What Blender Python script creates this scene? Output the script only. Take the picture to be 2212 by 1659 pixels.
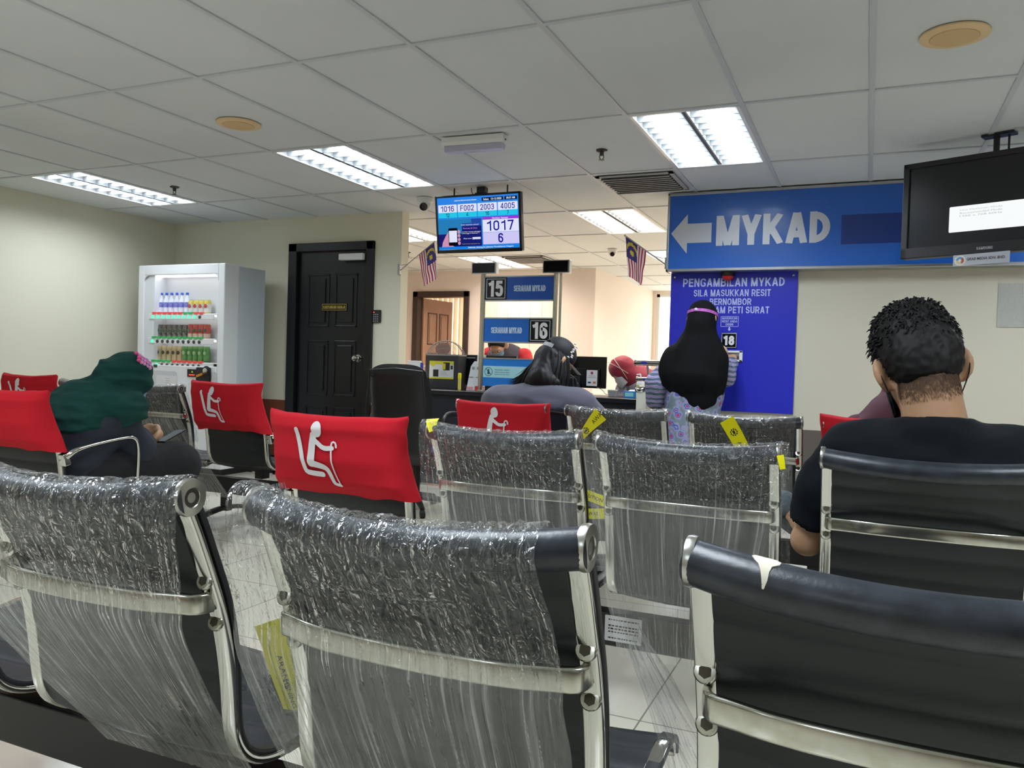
import bpy, math, random
import numpy as np
from mathutils import Vector, Matrix, noise
for o in list(bpy.data.objects): bpy.data.objects.remove(o)
scene = bpy.context.scene
COL = scene.collection

# ------------------------------------------------------------------ camera
EYE = 1.08
FPX, YAW, PITCH, ROLL = 1729.07, 0.417435, -0.0232676, 0.0309134
def cam_axes():
    cy, sy = math.cos(YAW), math.sin(YAW)
    fw = Vector((-sy*math.cos(PITCH), cy*math.cos(PITCH), math.sin(PITCH)))
    r = Vector((cy, sy, 0)); u = r.cross(fw)
    c, s = math.cos(ROLL), math.sin(ROLL)
    return c*r+s*u, -s*r+c*u, fw
_r, _u, _f = cam_axes()
cd = bpy.data.cameras.new('camera'); cam = bpy.data.objects.new('camera', cd); COL.objects.link(cam)
cd.sensor_fit = 'HORIZONTAL'; cd.sensor_width = 36; cd.lens = FPX/2212*36; cd.clip_start = .02; cd.clip_end = 100
cam.matrix_world = Matrix(((_r.x, _u.x, -_f.x, 0), (_r.y, _u.y, -_f.y, 0), (_r.z, _u.z, -_f.z, EYE), (0, 0, 0, 1)))
scene.camera = cam

# ------------------------------------------------------------------ world and exposure
w = bpy.data.worlds.new('world'); scene.world = w; w.use_nodes = True
w.node_tree.nodes['Background'].inputs[0].default_value = (.95, .97, 1, 1)
w.node_tree.nodes['Background'].inputs[1].default_value = 1.0
vs = scene.view_settings
vs.view_transform = 'Standard'; vs.look = 'None'; vs.gamma = 1; vs.use_curve_mapping = False; vs.exposure = 0.0
LAMP_W = 36.0          # watts of one ceiling louvre light in the hall
OFFICE_W = 46.0        # the office behind the counter is brighter

# ------------------------------------------------------------------ helpers
R = math.radians
def lin(h):
    h = h.lstrip('#'); o = []
    for i in (0, 2, 4):
        v = int(h[i:i+2], 16)/255
        o.append(v/12.92 if v <= .04045 else ((v+.055)/1.055)**2.4)
    return (*o, 1)
def nd(nt, t, **k):
    n = nt.nodes.new(t)
    for a, b in k.items(): setattr(n, a, b)
    return n
def mat(name, col, rough=.5, metal=0, bump=None, vary=None, emit=0, coat=0, spec=None, sheen=0, stretch=None):
    m = bpy.data.materials.new(name); m.use_nodes = True; nt = m.node_tree; b = nt.nodes['Principled BSDF']
    c = lin(col)
    b.inputs['Base Color'].default_value = c; b.inputs['Roughness'].default_value = rough; b.inputs['Metallic'].default_value = metal
    if coat: b.inputs['Coat Weight'].default_value = coat; b.inputs['Coat Roughness'].default_value = .1
    if spec is not None: b.inputs['Specular IOR Level'].default_value = spec
    if sheen: b.inputs['Sheen Weight'].default_value = sheen
    if emit: b.inputs['Emission Color'].default_value = c; b.inputs['Emission Strength'].default_value = emit
    if bump or vary:
        tc = nd(nt, 'ShaderNodeTexCoord'); src = tc.outputs['Object']
        if stretch:
            mp = nd(nt, 'ShaderNodeMapping'); mp.inputs['Scale'].default_value = stretch
            nt.links.new(src, mp.inputs[0]); src = mp.outputs[0]
    if bump:
        n = nd(nt, 'ShaderNodeTexNoise'); n.inputs['Scale'].default_value = bump[0]; n.inputs['Detail'].default_value = 4
        nt.links.new(src, n.inputs['Vector'])
        bp = nd(nt, 'ShaderNodeBump'); bp.inputs['Strength'].default_value = bump[1]; bp.inputs['Distance'].default_value = bump[2] if len(bump) > 2 else .002
        nt.links.new(n.outputs[0], bp.inputs['Height']); nt.links.new(bp.outputs[0], b.inputs['Normal'])
    if vary:
        n = nd(nt, 'ShaderNodeTexNoise'); n.inputs['Scale'].default_value = vary[0]; n.inputs['Detail'].default_value = 5
        nt.links.new(src, n.inputs['Vector'])
        mx = nd(nt, 'ShaderNodeMix', data_type='RGBA')
        mx.inputs[6].default_value = c; mx.inputs[7].default_value = lin(vary[1])
        rp = nd(nt, 'ShaderNodeMapRange'); rp.inputs[1].default_value = .38; rp.inputs[2].default_value = .68
        nt.links.new(n.outputs[0], rp.inputs[0]); nt.links.new(rp.outputs[0], mx.inputs[0]); nt.links.new(mx.outputs[2], b.inputs['Base Color'])
    return m
def glow(name, col, s):
    m = bpy.data.materials.new(name); m.use_nodes = True; nt = m.node_tree; nt.nodes.remove(nt.nodes['Principled BSDF'])
    e = nd(nt, 'ShaderNodeEmission'); e.inputs[0].default_value = lin(col); e.inputs[1].default_value = s
    nt.links.new(e.outputs[0], nt.nodes['Material Output'].inputs[0]); return m

V3 = lambda p: np.array(p, float)
def frames(path):
    P = [V3(p) for p in path]; n = len(P); T = []
    for i in range(n):
        t = P[min(i+1, n-1)]-P[max(i-1, 0)]; T.append(t/(np.linalg.norm(t)+1e-12))
    return P, T
class MB:
    def __init__(s): s.v = []; s.f = []; s.m = []; s.uv = None
    def add(s, vs, fs, mi=0):
        n = len(s.v); s.v += [tuple(float(a) for a in p) for p in vs]; s.f += [tuple(i+n for i in f) for f in fs]; s.m += [mi]*len(fs); return s
    def box(s, x0, x1, y0, y1, z0, z1, mi=0):
        v = [(x, y, z) for x in (x0, x1) for y in (y0, y1) for z in (z0, z1)]
        return s.add(v, [(0, 1, 3, 2), (4, 6, 7, 5), (0, 4, 5, 1), (2, 3, 7, 6), (0, 2, 6, 4), (1, 5, 7, 3)], mi)
    def obox(s, c, U, Vv, Wv, mi=0):       # centre and three half-axes
        c, U, Vv, Wv = map(V3, (c, U, Vv, Wv))
        v = [c+a*U+b*Vv+d*Wv for a in (-1, 1) for b in (-1, 1) for d in (-1, 1)]
        return s.add(v, [(0, 1, 3, 2), (4, 6, 7, 5), (0, 4, 5, 1), (2, 3, 7, 6), (0, 2, 6, 4), (1, 5, 7, 3)], mi)
    def quad(s, a, b, c, d, mi=0): return s.add([a, b, c, d], [(0, 1, 2, 3)], mi)
    def sweep(s, path, sec, up=(0, 0, 1), mi=0, cap=True, scale=None):   # sec: (side, normal) pairs
        P, T = frames(path); up = V3(up); n = len(sec); vs = []
        for i, (p, t) in enumerate(zip(P, T)):
            a = np.cross(t, up); a /= np.linalg.norm(a)+1e-12; b = np.cross(a, t); k = 1 if scale is None else scale[i]
            vs += [p+a*q[0]*k+b*q[1]*k for q in sec]
        fs = [(i*n+j, i*n+(j+1) % n, (i+1)*n+(j+1) % n, (i+1)*n+j) for i in range(len(P)-1) for j in range(n)]
        if cap: fs += [tuple(range(n))[::-1], tuple((len(P)-1)*n+j for j in range(n))]
        return s.add(vs, fs, mi)
    def tube(s, path, r, n=10, mi=0, cap=True):
        P, T = frames(path); vs = []; rs = r if hasattr(r, '__len__') else [r]*len(P)
        a = np.cross(T[0], (0, 0, 1));
        if np.linalg.norm(a) < 1e-3: a = np.cross(T[0], (1, 0, 0))
        for p, t, q in zip(P, T, rs):
            a = a-t*np.dot(a, t); a /= np.linalg.norm(a)+1e-12; b = np.cross(t, a)
            vs += [p+q*(a*math.cos(2*math.pi*k/n)+b*math.sin(2*math.pi*k/n)) for k in range(n)]
        fs = [(i*n+j, i*n+(j+1) % n, (i+1)*n+(j+1) % n, (i+1)*n+j) for i in range(len(P)-1) for j in range(n)]
        if cap: fs += [tuple(range(n))[::-1], tuple((len(P)-1)*n+j for j in range(n))]
        return s.add(vs, fs, mi)
    def lathe(s, prof, c=(0, 0, 0), ax=(0, 0, 1), n=20, mi=0):     # prof: (radius, height)
        ax = V3(ax); ax /= np.linalg.norm(ax); a = np.cross(ax, (0, 1, 0) if abs(ax[1]) < .9 else (1, 0, 0)); a /= np.linalg.norm(a); b = np.cross(ax, a); c = V3(c); vs = []
        for r, h in prof: vs += [c+ax*h+max(r, 1e-5)*(a*math.cos(2*math.pi*k/n)+b*math.sin(2*math.pi*k/n)) for k in range(n)]
        fs = [(i*n+j, i*n+(j+1) % n, (i+1)*n+(j+1) % n, (i+1)*n+j) for i in range(len(prof)-1) for j in range(n)]
        fs += [tuple(range(n))[::-1], tuple((len(prof)-1)*n+j for j in range(n))]
        return s.add(vs, fs, mi)
    def ell(s, c, r, n=16, k=10, mi=0, rot=None):
        vs = []; c = V3(c)
        for i in range(k+1):
            th = math.pi*i/k
            for j in range(n):
                p = np.array((r[0]*math.sin(th)*math.cos(2*math.pi*j/n), r[1]*math.sin(th)*math.sin(2*math.pi*j/n), r[2]*math.cos(th)))
                vs.append(c+(rot@p if rot is not None else p))
        fs = [(i*n+j, (i+1)*n+j, (i+1)*n+(j+1) % n, i*n+(j+1) % n) for i in range(k) for j in range(n)]
        return s.add(vs, fs, mi)
    def prism(s, poly, O, U, Vv, d, mi=0):
        O, U, Vv = map(V3, (O, U, Vv)); N = np.cross(U, Vv); N /= np.linalg.norm(N); n = len(poly)
        a = [O+U*x+Vv*y for x, y in poly]; vs = a+[p+N*d for p in a]
        fs = [tuple(range(n))[::-1], tuple(range(n, 2*n))]+[(i, (i+1) % n, n+(i+1) % n, n+i) for i in range(n)]
        return s.add(vs, fs, mi)
    def grid(s, P, mi=0, cu=False, cv=False):
        nu, nv = len(P), len(P[0]); vs = [p for row in P for p in row]
        fs = [(i*nv+j, i*nv+(j+1) % nv, ((i+1) % nu)*nv+(j+1) % nv, ((i+1) % nu)*nv+j) for i in range(nu if cu else nu-1) for j in range(nv if cv else nv-1)]
        return s.add(vs, fs, mi)
    def slab(s, F, B, mi=0):    # two facing grids closed at their borders
        nu, nv = len(F), len(F[0]); n = nu*nv
        s0 = len(s.v); s.grid(F, mi); s.grid([r for r in B], mi)
        bd = [i*nv for i in range(nu)]+[(nu-1)*nv+j for j in range(1, nv)]+[i*nv+nv-1 for i in range(nu-2, -1, -1)]+[j for j in range(nv-2, 0, -1)]
        m = len(bd); fs = [(s0+bd[i], s0+bd[(i+1) % m], s0+n+bd[(i+1) % m], s0+n+bd[i]) for i in range(m)]
        s.f += fs; s.m += [mi]*m; return s

def link(name, me, mats, parent=None, smooth=35):
    for m in (mats if isinstance(mats, (list, tuple)) else [mats]): me.materials.append(m)
    if smooth:
        me.shade_smooth(); me.set_sharp_from_angle(angle=R(smooth))
    o = bpy.data.objects.new(name, me); COL.objects.link(o)
    if parent is not None: o.parent = parent
    return o
def build(name, mb, mats, parent=None, smooth=35, bevel=0, label=None, seg=2):
    me = bpy.data.meshes.new(name); me.from_pydata(mb.v, [], mb.f)
    me.polygons.foreach_set('material_index', mb.m)
    if mb.uv is not None:
        l = me.uv_layers.new(name='UVMap'); li = np.empty(len(me.loops), int); me.loops.foreach_get('vertex_index', li)
        l.data.foreach_set('uv', np.asarray(mb.uv, float)[li].ravel())
    me.validate()
    o = link(name, me, mats, parent, smooth)
    if bevel:
        b = o.modifiers.new('Bevel', 'BEVEL'); b.width = bevel; b.segments = seg; b.limit_method = 'ANGLE'; b.angle_limit = R(40)
    if label: o['label'] = label
    return o
def tag(o, label, cat, group=None, kind=None):
    o['label'] = label; o['category'] = cat
    if group: o['group'] = group
    if kind: o['kind'] = kind
    return o
def thing(name, label, cat, loc=(0, 0, 0), rotz=0, group=None):
    o = bpy.data.objects.new(name, None); COL.objects.link(o); o.empty_display_size = .05
    o.location = loc; o.rotation_euler = (0, 0, rotz)
    return tag(o, label, cat, group)
def struct(name, mb, mats, parent=None, smooth=0, bevel=0):
    o = build(name, mb, mats, parent, smooth, bevel)
    if parent is None: o['kind'] = 'structure'
    return o
def dup(root, label, loc=None, rotz=None, group=None):
    r = root.copy(); COL.objects.link(r); r['label'] = label
    if loc is not None: r.location = loc
    if rotz is not None: r.rotation_euler = (0, 0, rotz)
    if group: r['group'] = group
    for ch in list(root.children):
        c = ch.copy(); COL.objects.link(c); c.parent = r
        for g in list(ch.children):
            d = g.copy(); COL.objects.link(d); d.parent = c
    return r
def text(name, s, x, z, y, h, wd=None, m=None, parent=None, bold=0, d=.001, U=(1, 0, 0), Vv=(0, 0, 1), O=(0, 0, 0), al='C', italic=0, cap=True):
    """lettering standing on the plane y, facing -y: centred on x, z with height h and width wd"""
    c = bpy.data.curves.new(name, 'FONT'); c.body = s; c.size = 1; c.extrude = .01; c.offset = bold; c.shear = italic; c.resolution_u = 3; c.space_line = .92; c.align_x = 'CENTER'
    t = bpy.data.objects.new(name, c); me = bpy.data.meshes.new_from_object(t); bpy.data.objects.remove(t)
    n = len(me.vertices); co = np.empty(n*3); me.vertices.foreach_get('co', co); co = co.reshape(n, 3)
    lo, hi = co.min(0), co.max(0); k = h/(hi[1]-lo[1]); kx = k if wd is None else wd/(hi[0]-lo[0])
    cx = (lo[0]+hi[0])/2 if al == 'C' else lo[0]; cz = (lo[1]+hi[1])/2
    a = (co[:, 0]-cx)*kx; b = (co[:, 1]-cz)*k; e = (co[:, 2]-lo[2])/(hi[2]-lo[2]+1e-9)*d
    U, Vv, O = map(V3, (U, Vv, O)); N = np.cross(U, Vv)
    P = O+np.outer(a+x, U)+np.outer(b+z, Vv)+np.outer(e-y, N)
    me.vertices.foreach_set('co', P.ravel()); me.update()
    return link(name, me, m, parent, 0)
# block lettering drawn stroke by stroke: every glyph is (width, [(points, corner radius, closed)]) in a box of height 1
def glyphs(t):
    h = t/2; T_ = 1-h; G = {}
    def box(w): return [((h, h), (h, T_), (w-h, T_), (w-h, h)), min(.36, w/2-h+.001), True]
    w = .70; v = lambda x: [((x, 0), (x, 1)), 0, False]; b = lambda z, w, x0=0: [((x0, z), (w, z)), 0, False]
    G['A'] = (.76, [[((t*.48, 0), (.38-h*.12, 1)), 0, False], [((.76-t*.48, 0), (.38+h*.12, 1)), 0, False], b(.30, .60, .16)])
    G['B'] = (w, [v(h), [((h, T_), (w-h*1.25, T_), (w-h*1.25, .53), (h, .53)), .22, False], [((h, .53), (w-h, .53), (w-h, h), (h, h)), .24, False]])
    G['C'] = (w, [[((w-h, .68), (w-h, T_), (h, T_), (h, h), (w-h, h), (w-h, .32)), .34, False]])
    G['D'] = (w, [v(h), [((h, T_), (w-h, T_), (w-h, h), (h, h)), .38, False]])
    G['E'] = (.62, [v(h), b(T_, .62), b(.51, .58), b(h, .62)]); G['F'] = (.60, [v(h), b(T_, .60), b(.50, .54)])
    G['G'] = (.74, [[((.74-h, .70), (.74-h, T_), (h, T_), (h, h), (.74-h, h), (.74-h, .46), (.44, .46)), .34, False]])
    G['H'] = (w, [v(h), v(w-h), b(.51, w)]); G['I'] = (t, [v(h)]); G['J'] = (.58, [[((.58-h, 1), (.58-h, h), (h, h), (h, .32)), .26, False]])
    G['K'] = (.74, [v(h), [((h, .34), (.74-h*1.1, 1)), 0, False], [((.30, .52), (.74-h*.9, 0)), 0, False]]); G['L'] = (.58, [v(h), b(h, .58)])
    G['M'] = (.86, [v(h), v(.86-h), [((h*1.1, 1), (.43, .0)), 0, False], [((.86-h*1.1, 1), (.43, .0)), 0, False]])
    G['N'] = (w, [v(h), v(w-h), [((h, 1), (w-h, 0)), 0, False]]); G['O'] = (.76, [box(.76)])
    G['P'] = (.68, [v(h), [((h, T_), (.68-h, T_), (.68-h, .42), (h, .42)), .26, False]])
    G['R'] = (.70, [v(h), [((h, T_), (.70-h, T_), (.70-h, .45), (h, .45)), .24, False], [((.40, .45), (.70-h*.9, 0)), 0, False]])
    G['S'] = (.66, [[((.66-h, .70), (.66-h, T_), (h, T_), (h, .52), (.66-h, .50), (.66-h, h), (h, h), (h, .30)), .23, False]])
    G['T'] = (.64, [b(T_, .64), v(.32)]); G['U'] = (w, [[((h, 1), (h, h), (w-h, h), (w-h, 1)), .34, False]])
    G['Y'] = (.72, [v(.36)[:0] or [((.36, 0), (.36, .45)), 0, False], [((t*.45, 1), (.36, .36)), 0, False], [((.72-t*.45, 1), (.36, .36)), 0, False]])
    d = .58
    G['0'] = (d, [box(d)]); G['1'] = (.40, [[((.40-h, 0), (.40-h, 1)), 0, False], [((0, .74), (.40-h, .84)), 0, False]])
    G['2'] = (d, [[((h, .66), (h, T_), (d-h, T_), (d-h, .56), (h, h)), .24, False], b(h, d)])
    G['3'] = (d, [[((h, .72), (h, T_), (d-h*1.2, T_), (d-h*1.2, .53), (.2, .53)), .22, False], [((.2, .53), (d-h, .53), (d-h, h), (h, h), (h, .28)), .24, False]])
    G['4'] = (.62, [[((.44, 0), (.44, 1)), 0, False], [((.42, 1), (h, .29)), 0, False], b(.27, .62)])
    G['5'] = (d, [[((d-h*.5, T_), (h*1.5, T_), (h*1.2, .52)), 0, False], [((h, .50), (h*1.2, .62), (d-h, .62), (d-h, h), (h, h), (h, .28)), .25, False]])
    G['6'] = (d, [[((d-h, .73), (d-h, T_), (h, T_), (h, h), (d-h, h), (d-h, .59), (h, .59)), .26, False]])
    G['7'] = (d, [[((0, T_), (d-h, T_), (d*.36, 0)), 0, False]])
    G['8'] = (d, [[((h*1.2, .54), (h*1.2, T_), (d-h*1.2, T_), (d-h*1.2, .54)), .22, True], [((h, h), (h, .52), (d-h, .52), (d-h, h)), .23, True]])
    G['-'] = (.34, [b(.42, .34)]); G[':'] = (t, [[((h, .1), (h, .1+t)), 0, False], [((h, .6), (h, .6+t)), 0, False]]); G[' '] = (.26, []); G['.'] = (t, [[((h, 0), (h, t)), 0, False]])
    return G
def rounded(pts, r, closed):
    P = [np.array(p, float) for p in pts]; n = len(P); out = []
    for i in range(n):
        if r == 0 or (not closed and i in (0, n-1)): out.append(P[i]); continue
        a, c, b = P[i-1], P[i], P[(i+1) % n]; u, v = a-c, b-c; la, lb = np.linalg.norm(u), np.linalg.norm(v); k = min(r, la*.499, lb*.499) if closed or 1 < i < n-2 else min(r, la*(.499 if i > 1 else .99), lb*(.499 if i < n-2 else .99))
        p0, p1 = c+u/la*k, c+v/lb*k
        for q in np.linspace(0, 1, 8):
            th = math.pi/2*q; cen = p0+p1-c; out.append(cen+(p0-cen)*math.cos(th)+(p1-cen)*math.sin(th))
    return out
def sign_text(name, s, x, z, y, h, wd, m, parent, t=.2, d=.0012, gap=.12, keep=True):
    """block capitals on the plane y facing -y, centred on x, z"""
    G = glyphs(t); mb = MB(); adv = 0; segs = []
    for ch in s:
        w_, st = G[ch]
        for pts, r, cl in st:
            q = rounded(pts, r, cl); q = [p for i, p in enumerate(q) if i == 0 or np.linalg.norm(p-q[i-1]) > 1e-4]
            if cl: q = q+[q[0]]
            segs.append(([p+np.array((adv, 0)) for p in q], cl))
        adv += w_+gap
    adv -= gap; kx = wd/adv if wd else h; tx = t*h/kx if keep else t
    for k_i, (q, cl) in enumerate(segs):
        dd = d+.00012*(k_i % 7); n = len(q); Lf, Rt = [], []
        Q = [np.array(((p[0]-adv/2)*kx, (p[1]-.5)*h)) for p in q]
        for i in range(n):
            if cl: a, b = Q[(i-1) % (n-1)], Q[(i+1) % (n-1)]
            else: a, b = Q[max(i-1, 0)], Q[min(i+1, n-1)]
            d1 = Q[i]-a; d2 = b-Q[i]; d1 = d1/(np.linalg.norm(d1)+1e-12); d2 = d2/(np.linalg.norm(d2)+1e-12)
            if not cl and i == 0: d1 = d2
            if not cl and i == n-1: d2 = d1
            nn = np.array((-(d1+d2)[1], (d1+d2)[0])); nn /= np.linalg.norm(nn)+1e-12; k = max(.4, abs(nn @ np.array((-d1[1], d1[0])))); e = nn*(t*(h+kx)/2 if not keep else t*min(h, max(kx, h*.75)))*.5/k
            Lf.append(Q[i]+e); Rt.append(Q[i]-e)
        cz = lambda p: (x+p[0], max(-h/2, min(h/2, p[1]))+z)
        V = [(cz(p)[0], y, cz(p)[1]) for p in Lf]+[(cz(p)[0], y, cz(p)[1]) for p in Rt]; V += [(a, y-dd, c) for a, _, c in V]; N = 2*n
        F = []
        for i in range(n-1):
            F += [(N+i, N+n+i, N+n+i+1, N+i+1), (i, N+i, N+i+1, i+1), (n+i, n+i+1, N+n+i+1, N+n+i)]
        if not cl: F += [(0, n, N+n, N), (n-1, N+n-1, N+2*n-1, 2*n-1)]
        mb.add(V, F)
    return build(name, mb, m, parent, 0)
def rrect(x0, x1, z0, z1, r, n=5):
    o = []
    for cx, cz, a0 in ((x1-r, z1-r, 0), (x0+r, z1-r, 90), (x0+r, z0+r, 180), (x1-r, z0+r, 270)):
        o += [(cx+r*math.cos(R(a0+90*i/n)), cz+r*math.sin(R(a0+90*i/n))) for i in range(n+1)]
    return o
def disc(cx, cz, r, n=24, k=1): return [(cx+r*math.cos(2*math.pi*i/n), cz+k*r*math.sin(2*math.pi*i/n)) for i in range(n)]
def panel(mb, poly, y, d=.002, mi=0):      # flat shape facing -y whose face is at y
    return mb.prism(poly, (0, y+d, 0), (1, 0, 0), (0, 0, 1), d, mi)
def lerp(a, b, t): return a+(b-a)*t
def resample(pts, n):
    P = np.array(pts, float); d = np.r_[0, np.cumsum(np.linalg.norm(np.diff(P, axis=0), axis=1))]; t = np.linspace(0, d[-1], n)
    return np.stack([np.interp(t, d, P[:, k]) for k in range(P.shape[1])], 1)
def smooth_path(pts, n, it=2):
    P = np.array(pts, float)
    for _ in range(it):
        Q = [P[0]]
        for a, b in zip(P[:-1], P[1:]): Q += [.75*a+.25*b, .25*a+.75*b]
        Q.append(P[-1]); P = np.array(Q)
    return resample(P, n)
def nz(x, y, z=0): return noise.noise(Vector((x, y, z)))

# ------------------------------------------------------------------ materials
M = dict(
    leather=mat('black_leather', '#10161a', .40, bump=(140, .25, .001), spec=.4),
    leather_roll=mat('worn_black_leather', '#1e232a', .36, bump=(160, .35, .001), vary=(30, '#2d323b')),
    chrome=mat('chrome', '#cfcfca', .1, 1, bump=(9, .06, .004)),
    chrome_worn=mat('worn_chrome', '#c4c4bc', .2, 1, bump=(20, .05, .003), vary=(60, '#b9b7ab')),
    black_metal=mat('black_metal', '#141414', .4),
    black_plastic=mat('black_plastic', '#1a1b1e', .42),
    gloss_black=mat('gloss_black', '#0c0d10', .18),
    white=mat('white_plastic', '#e6e7e6', .4), white_metal=mat('white_metal', '#e4e6e6', .35),
    cream=mat('cream_plastic', '#cfcdbd', .5),
    grey=mat('grey_plastic', '#8b8d90', .45), dark_grey=mat('dark_grey_plastic', '#3a3c40', .45),
    red_cloth=mat('red_cloth', '#bf1c29', .85, bump=(500, .25, .0006), spec=.2),
    print_white=mat('white_print', '#e2dfe0', .6),
    yellow_tape=mat('yellow_tape', '#e6dd08', .35), ink=mat('black_ink', '#1c1b19', .6),
    skin=mat('skin', '#c39a78', .5, bump=(120, .12, .0008), vary=(14, '#b98d6c')),
    hair=mat('black_hair', '#0b0a0b', .6, spec=.35),
    deep_blue=mat('deep_blue_panel', '#2028b8', .4),
    silver=mat('silver_film', '#ccced6', .35, .25),
    alu=mat('aluminium', '#b9bbbd', .3, .9),
)
# ================================================================== THE ROOM
CEIL = 2.431
GX, GY, TX, TY = -1.231, 2.953, .6, 1.205     # ceiling grid origin and tile size
XL, XR, YF, YB = -6.62, 3.0, -4.0, 6.2        # hall: left, right, rear, counter wall
OY, FY = 10.4, 13.6                           # office back wall, far window wall
OX0, OX1 = -3.88, -1.42                        # opening above the counter
M['wall'] = mat('cream_paint', '#dcd9c4', .6, bump=(60, .08, .001), vary=(.7, '#d8d5bf'))
M['wall_grey'] = mat('warm_grey_paint', '#c9c4b2', .6, bump=(60, .08, .001))
M['wall_peach'] = mat('peach_paint', '#eadcd2', .6, bump=(60, .06, .001))
M['wain_brown'] = mat('brown_wainscot_paint', '#7c4633', .5)
M['wain_grey'] = mat('grey_brown_wainscot_paint', '#5f5650', .5)
M['tile'] = mat('ceiling_tile', '#d8dcdd', .85, bump=(180, .25, .001), vary=(.9, '#d0d4d5'))
M['tbar'] = mat('ceiling_grid_paint', '#c4c8cc', .45)
M['black_paint'] = mat('black_door_paint', '#0f1215', .3, bump=(40, .05, .001))
M['skirting'] = mat('black_skirting', '#15140f', .35)
M['lamp_white'] = mat('lamp_reflector', '#f2f3f1', .22); M['louvre'] = mat('louvre_aluminium', '#8a8e90', .4)

def floor_mat():
    m = bpy.data.materials.new('polished_floor_tile'); m.use_nodes = True; nt = m.node_tree; b = nt.nodes['Principled BSDF']
    tc = nd(nt, 'ShaderNodeTexCoord'); br = nd(nt, 'ShaderNodeTexBrick'); br.offset = 0; br.squash = 1
    br.inputs['Scale'].default_value = 1; br.inputs['Brick Width'].default_value = .6; br.inputs['Row Height'].default_value = .6
    br.inputs['Mortar Size'].default_value = .003; br.inputs['Color1'].default_value = lin('#e0dbca'); br.inputs['Color2'].default_value = lin('#d9d4c2'); br.inputs['Mortar'].default_value = lin('#8f8c80')
    n = nd(nt, 'ShaderNodeTexNoise'); n.inputs['Scale'].default_value = 4; n.inputs['Detail'].default_value = 6
    mx = nd(nt, 'ShaderNodeMix', data_type='RGBA'); mx.blend_type = 'MULTIPLY'; mx.inputs[0].default_value = .12
    nt.links.new(tc.outputs['Object'], br.inputs[0]); nt.links.new(tc.outputs['Object'], n.inputs[0])
    nt.links.new(br.outputs[0], mx.inputs[6]); nt.links.new(n.outputs[1], mx.inputs[7]); nt.links.new(mx.outputs[2], b.inputs['Base Color'])
    b.inputs['Roughness'].default_value = .12; return m
struct('floor', MB().box(XL-.12, XR+.1, YF-.1, FY+.1, -.1, 0), floor_mat())

# lamps sit in these ceiling cells (column k, row j)
HALL_LAMPS = [(-8, 1), (-4, 1), (0, 1), (4, 1), (-8, -3), (-4, -2), (0, -2), (4, -2), (-4, -5), (0, -5)]
OFFICE_LAMPS = [(-6, 3), (-2, 3), (2, 3), (-6, 5), (-2, 5), (2, 5), (-6, 7), (0, 7)]
VENTS = [(-1, 2), (-5, 5)]
cells = set(HALL_LAMPS+OFFICE_LAMPS)
ct = MB(); k0, k1, j0, j1 = -10, 8, -7, 9
for k in range(k0, k1):
    for j in range(j0, j1):
        if (k, j) in cells: continue
        x0 = GX+TX*k; y0 = GY+TY*j
        xa, xb = max(x0, XL), min(x0+TX, XR); ya, yb = max(y0, YF), min(y0+TY, FY)
        if xb > xa and yb > ya: ct.box(xa, xb, ya, yb, CEIL+.004, CEIL+.02)
struct('ceiling', ct, M['tile'])
tb = MB()
for k in range(k0, k1+1):
    x = GX+TX*k
    if XL < x < XR: tb.box(x-.0125, x+.0125, YF, FY, CEIL-.003, CEIL+.012)
for j in range(j0, j1+1):
    y = GY+TY*j
    if YF < y < FY: tb.box(XL, XR, y-.0125, y+.0125, CEIL-.0028, CEIL+.0118)
struct('trim_1', tb, M['tbar'])
struct('trim_2', MB().box(XL-.1, XR+.1, YF-.1, FY+.1, CEIL+.2, CEIL+.25), M['grey'])     # slab above the hung ceiling

WZ = .676
def wallbox(mb, x0, x1, y0, y1, z0=0, z1=CEIL+.02):
    """upper paint is slot 0, wainscot slot 1, skirting slot 2"""
    if z0 < .13: mb.box(x0, x1, y0, y1, z0, .13, 2); z0 = .13
    if z0 < WZ: mb.box(x0, x1, y0, y1, z0, min(WZ, z1), 1); z0 = WZ
    if z1 > z0: mb.box(x0, x1, y0, y1, z0, z1, 0)
    return mb
WM = [M['wall'], M['wain_brown'], M['skirting']]; WG = [M['wall_grey'], M['wain_grey'], M['skirting']]; WP = [M['wall_peach'], M['wall_peach'], M['wall_peach']]
struct('wall_left', wallbox(MB(), XL-.12, XL, YF, YB), WM)
DX0, DX1, DZ = -5.06, -4.21, 2.13
mb = MB(); wallbox(mb, XL-.12, DX0, YB, YB+.12); wallbox(mb, DX1, OX0, YB, YB+.12); wallbox(mb, DX0, DX1, YB, YB+.12, DZ)
struct('wall_back', mb, WM)
struct('wall_back_right', wallbox(MB(), OX1, XR, YB, YB+.12), WG)
struct('wall_right', wallbox(MB(), XR, XR+.12, YF, FY), WG)
struct('wall_front', wallbox(MB(), XL-.12, XR+.12, YF-.12, YF), WM)
# office behind the counter
BX0, BX1, BZ = -6.22, -5.38, 2.09
mb = MB(); mb.box(XL-.12, BX0, OY, OY+.12, 0, CEIL+.02); mb.box(BX1, -3.42, OY, OY+.12, 0, CEIL+.02); mb.box(BX0, BX1, OY, OY+.12, BZ, CEIL+.02)
struct('wall_office_back', mb, M['wall_peach'])
struct('wall_office_side', MB().box(-3.54, -3.42, OY+.12, FY, 0, CEIL+.02), M['wall_peach'])
struct('wall_office_left', MB().box(XL-.12, XL, YB+.12, OY, 0, CEIL+.02), M['wall_peach'])
BXL = -8.7          # the room beyond the office door reaches further left
mb = MB(); mb.box(BXL-.12, BXL, OY, FY+.12, 0, CEIL+.02); mb.box(BXL, XL-.12, OY, OY+.12, 0, CEIL+.02); mb.box(BXL, XL, OY+.12, FY, CEIL+.004, CEIL+.02); mb.box(BXL, XL, OY+.12, FY, -.1, 0)
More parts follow.
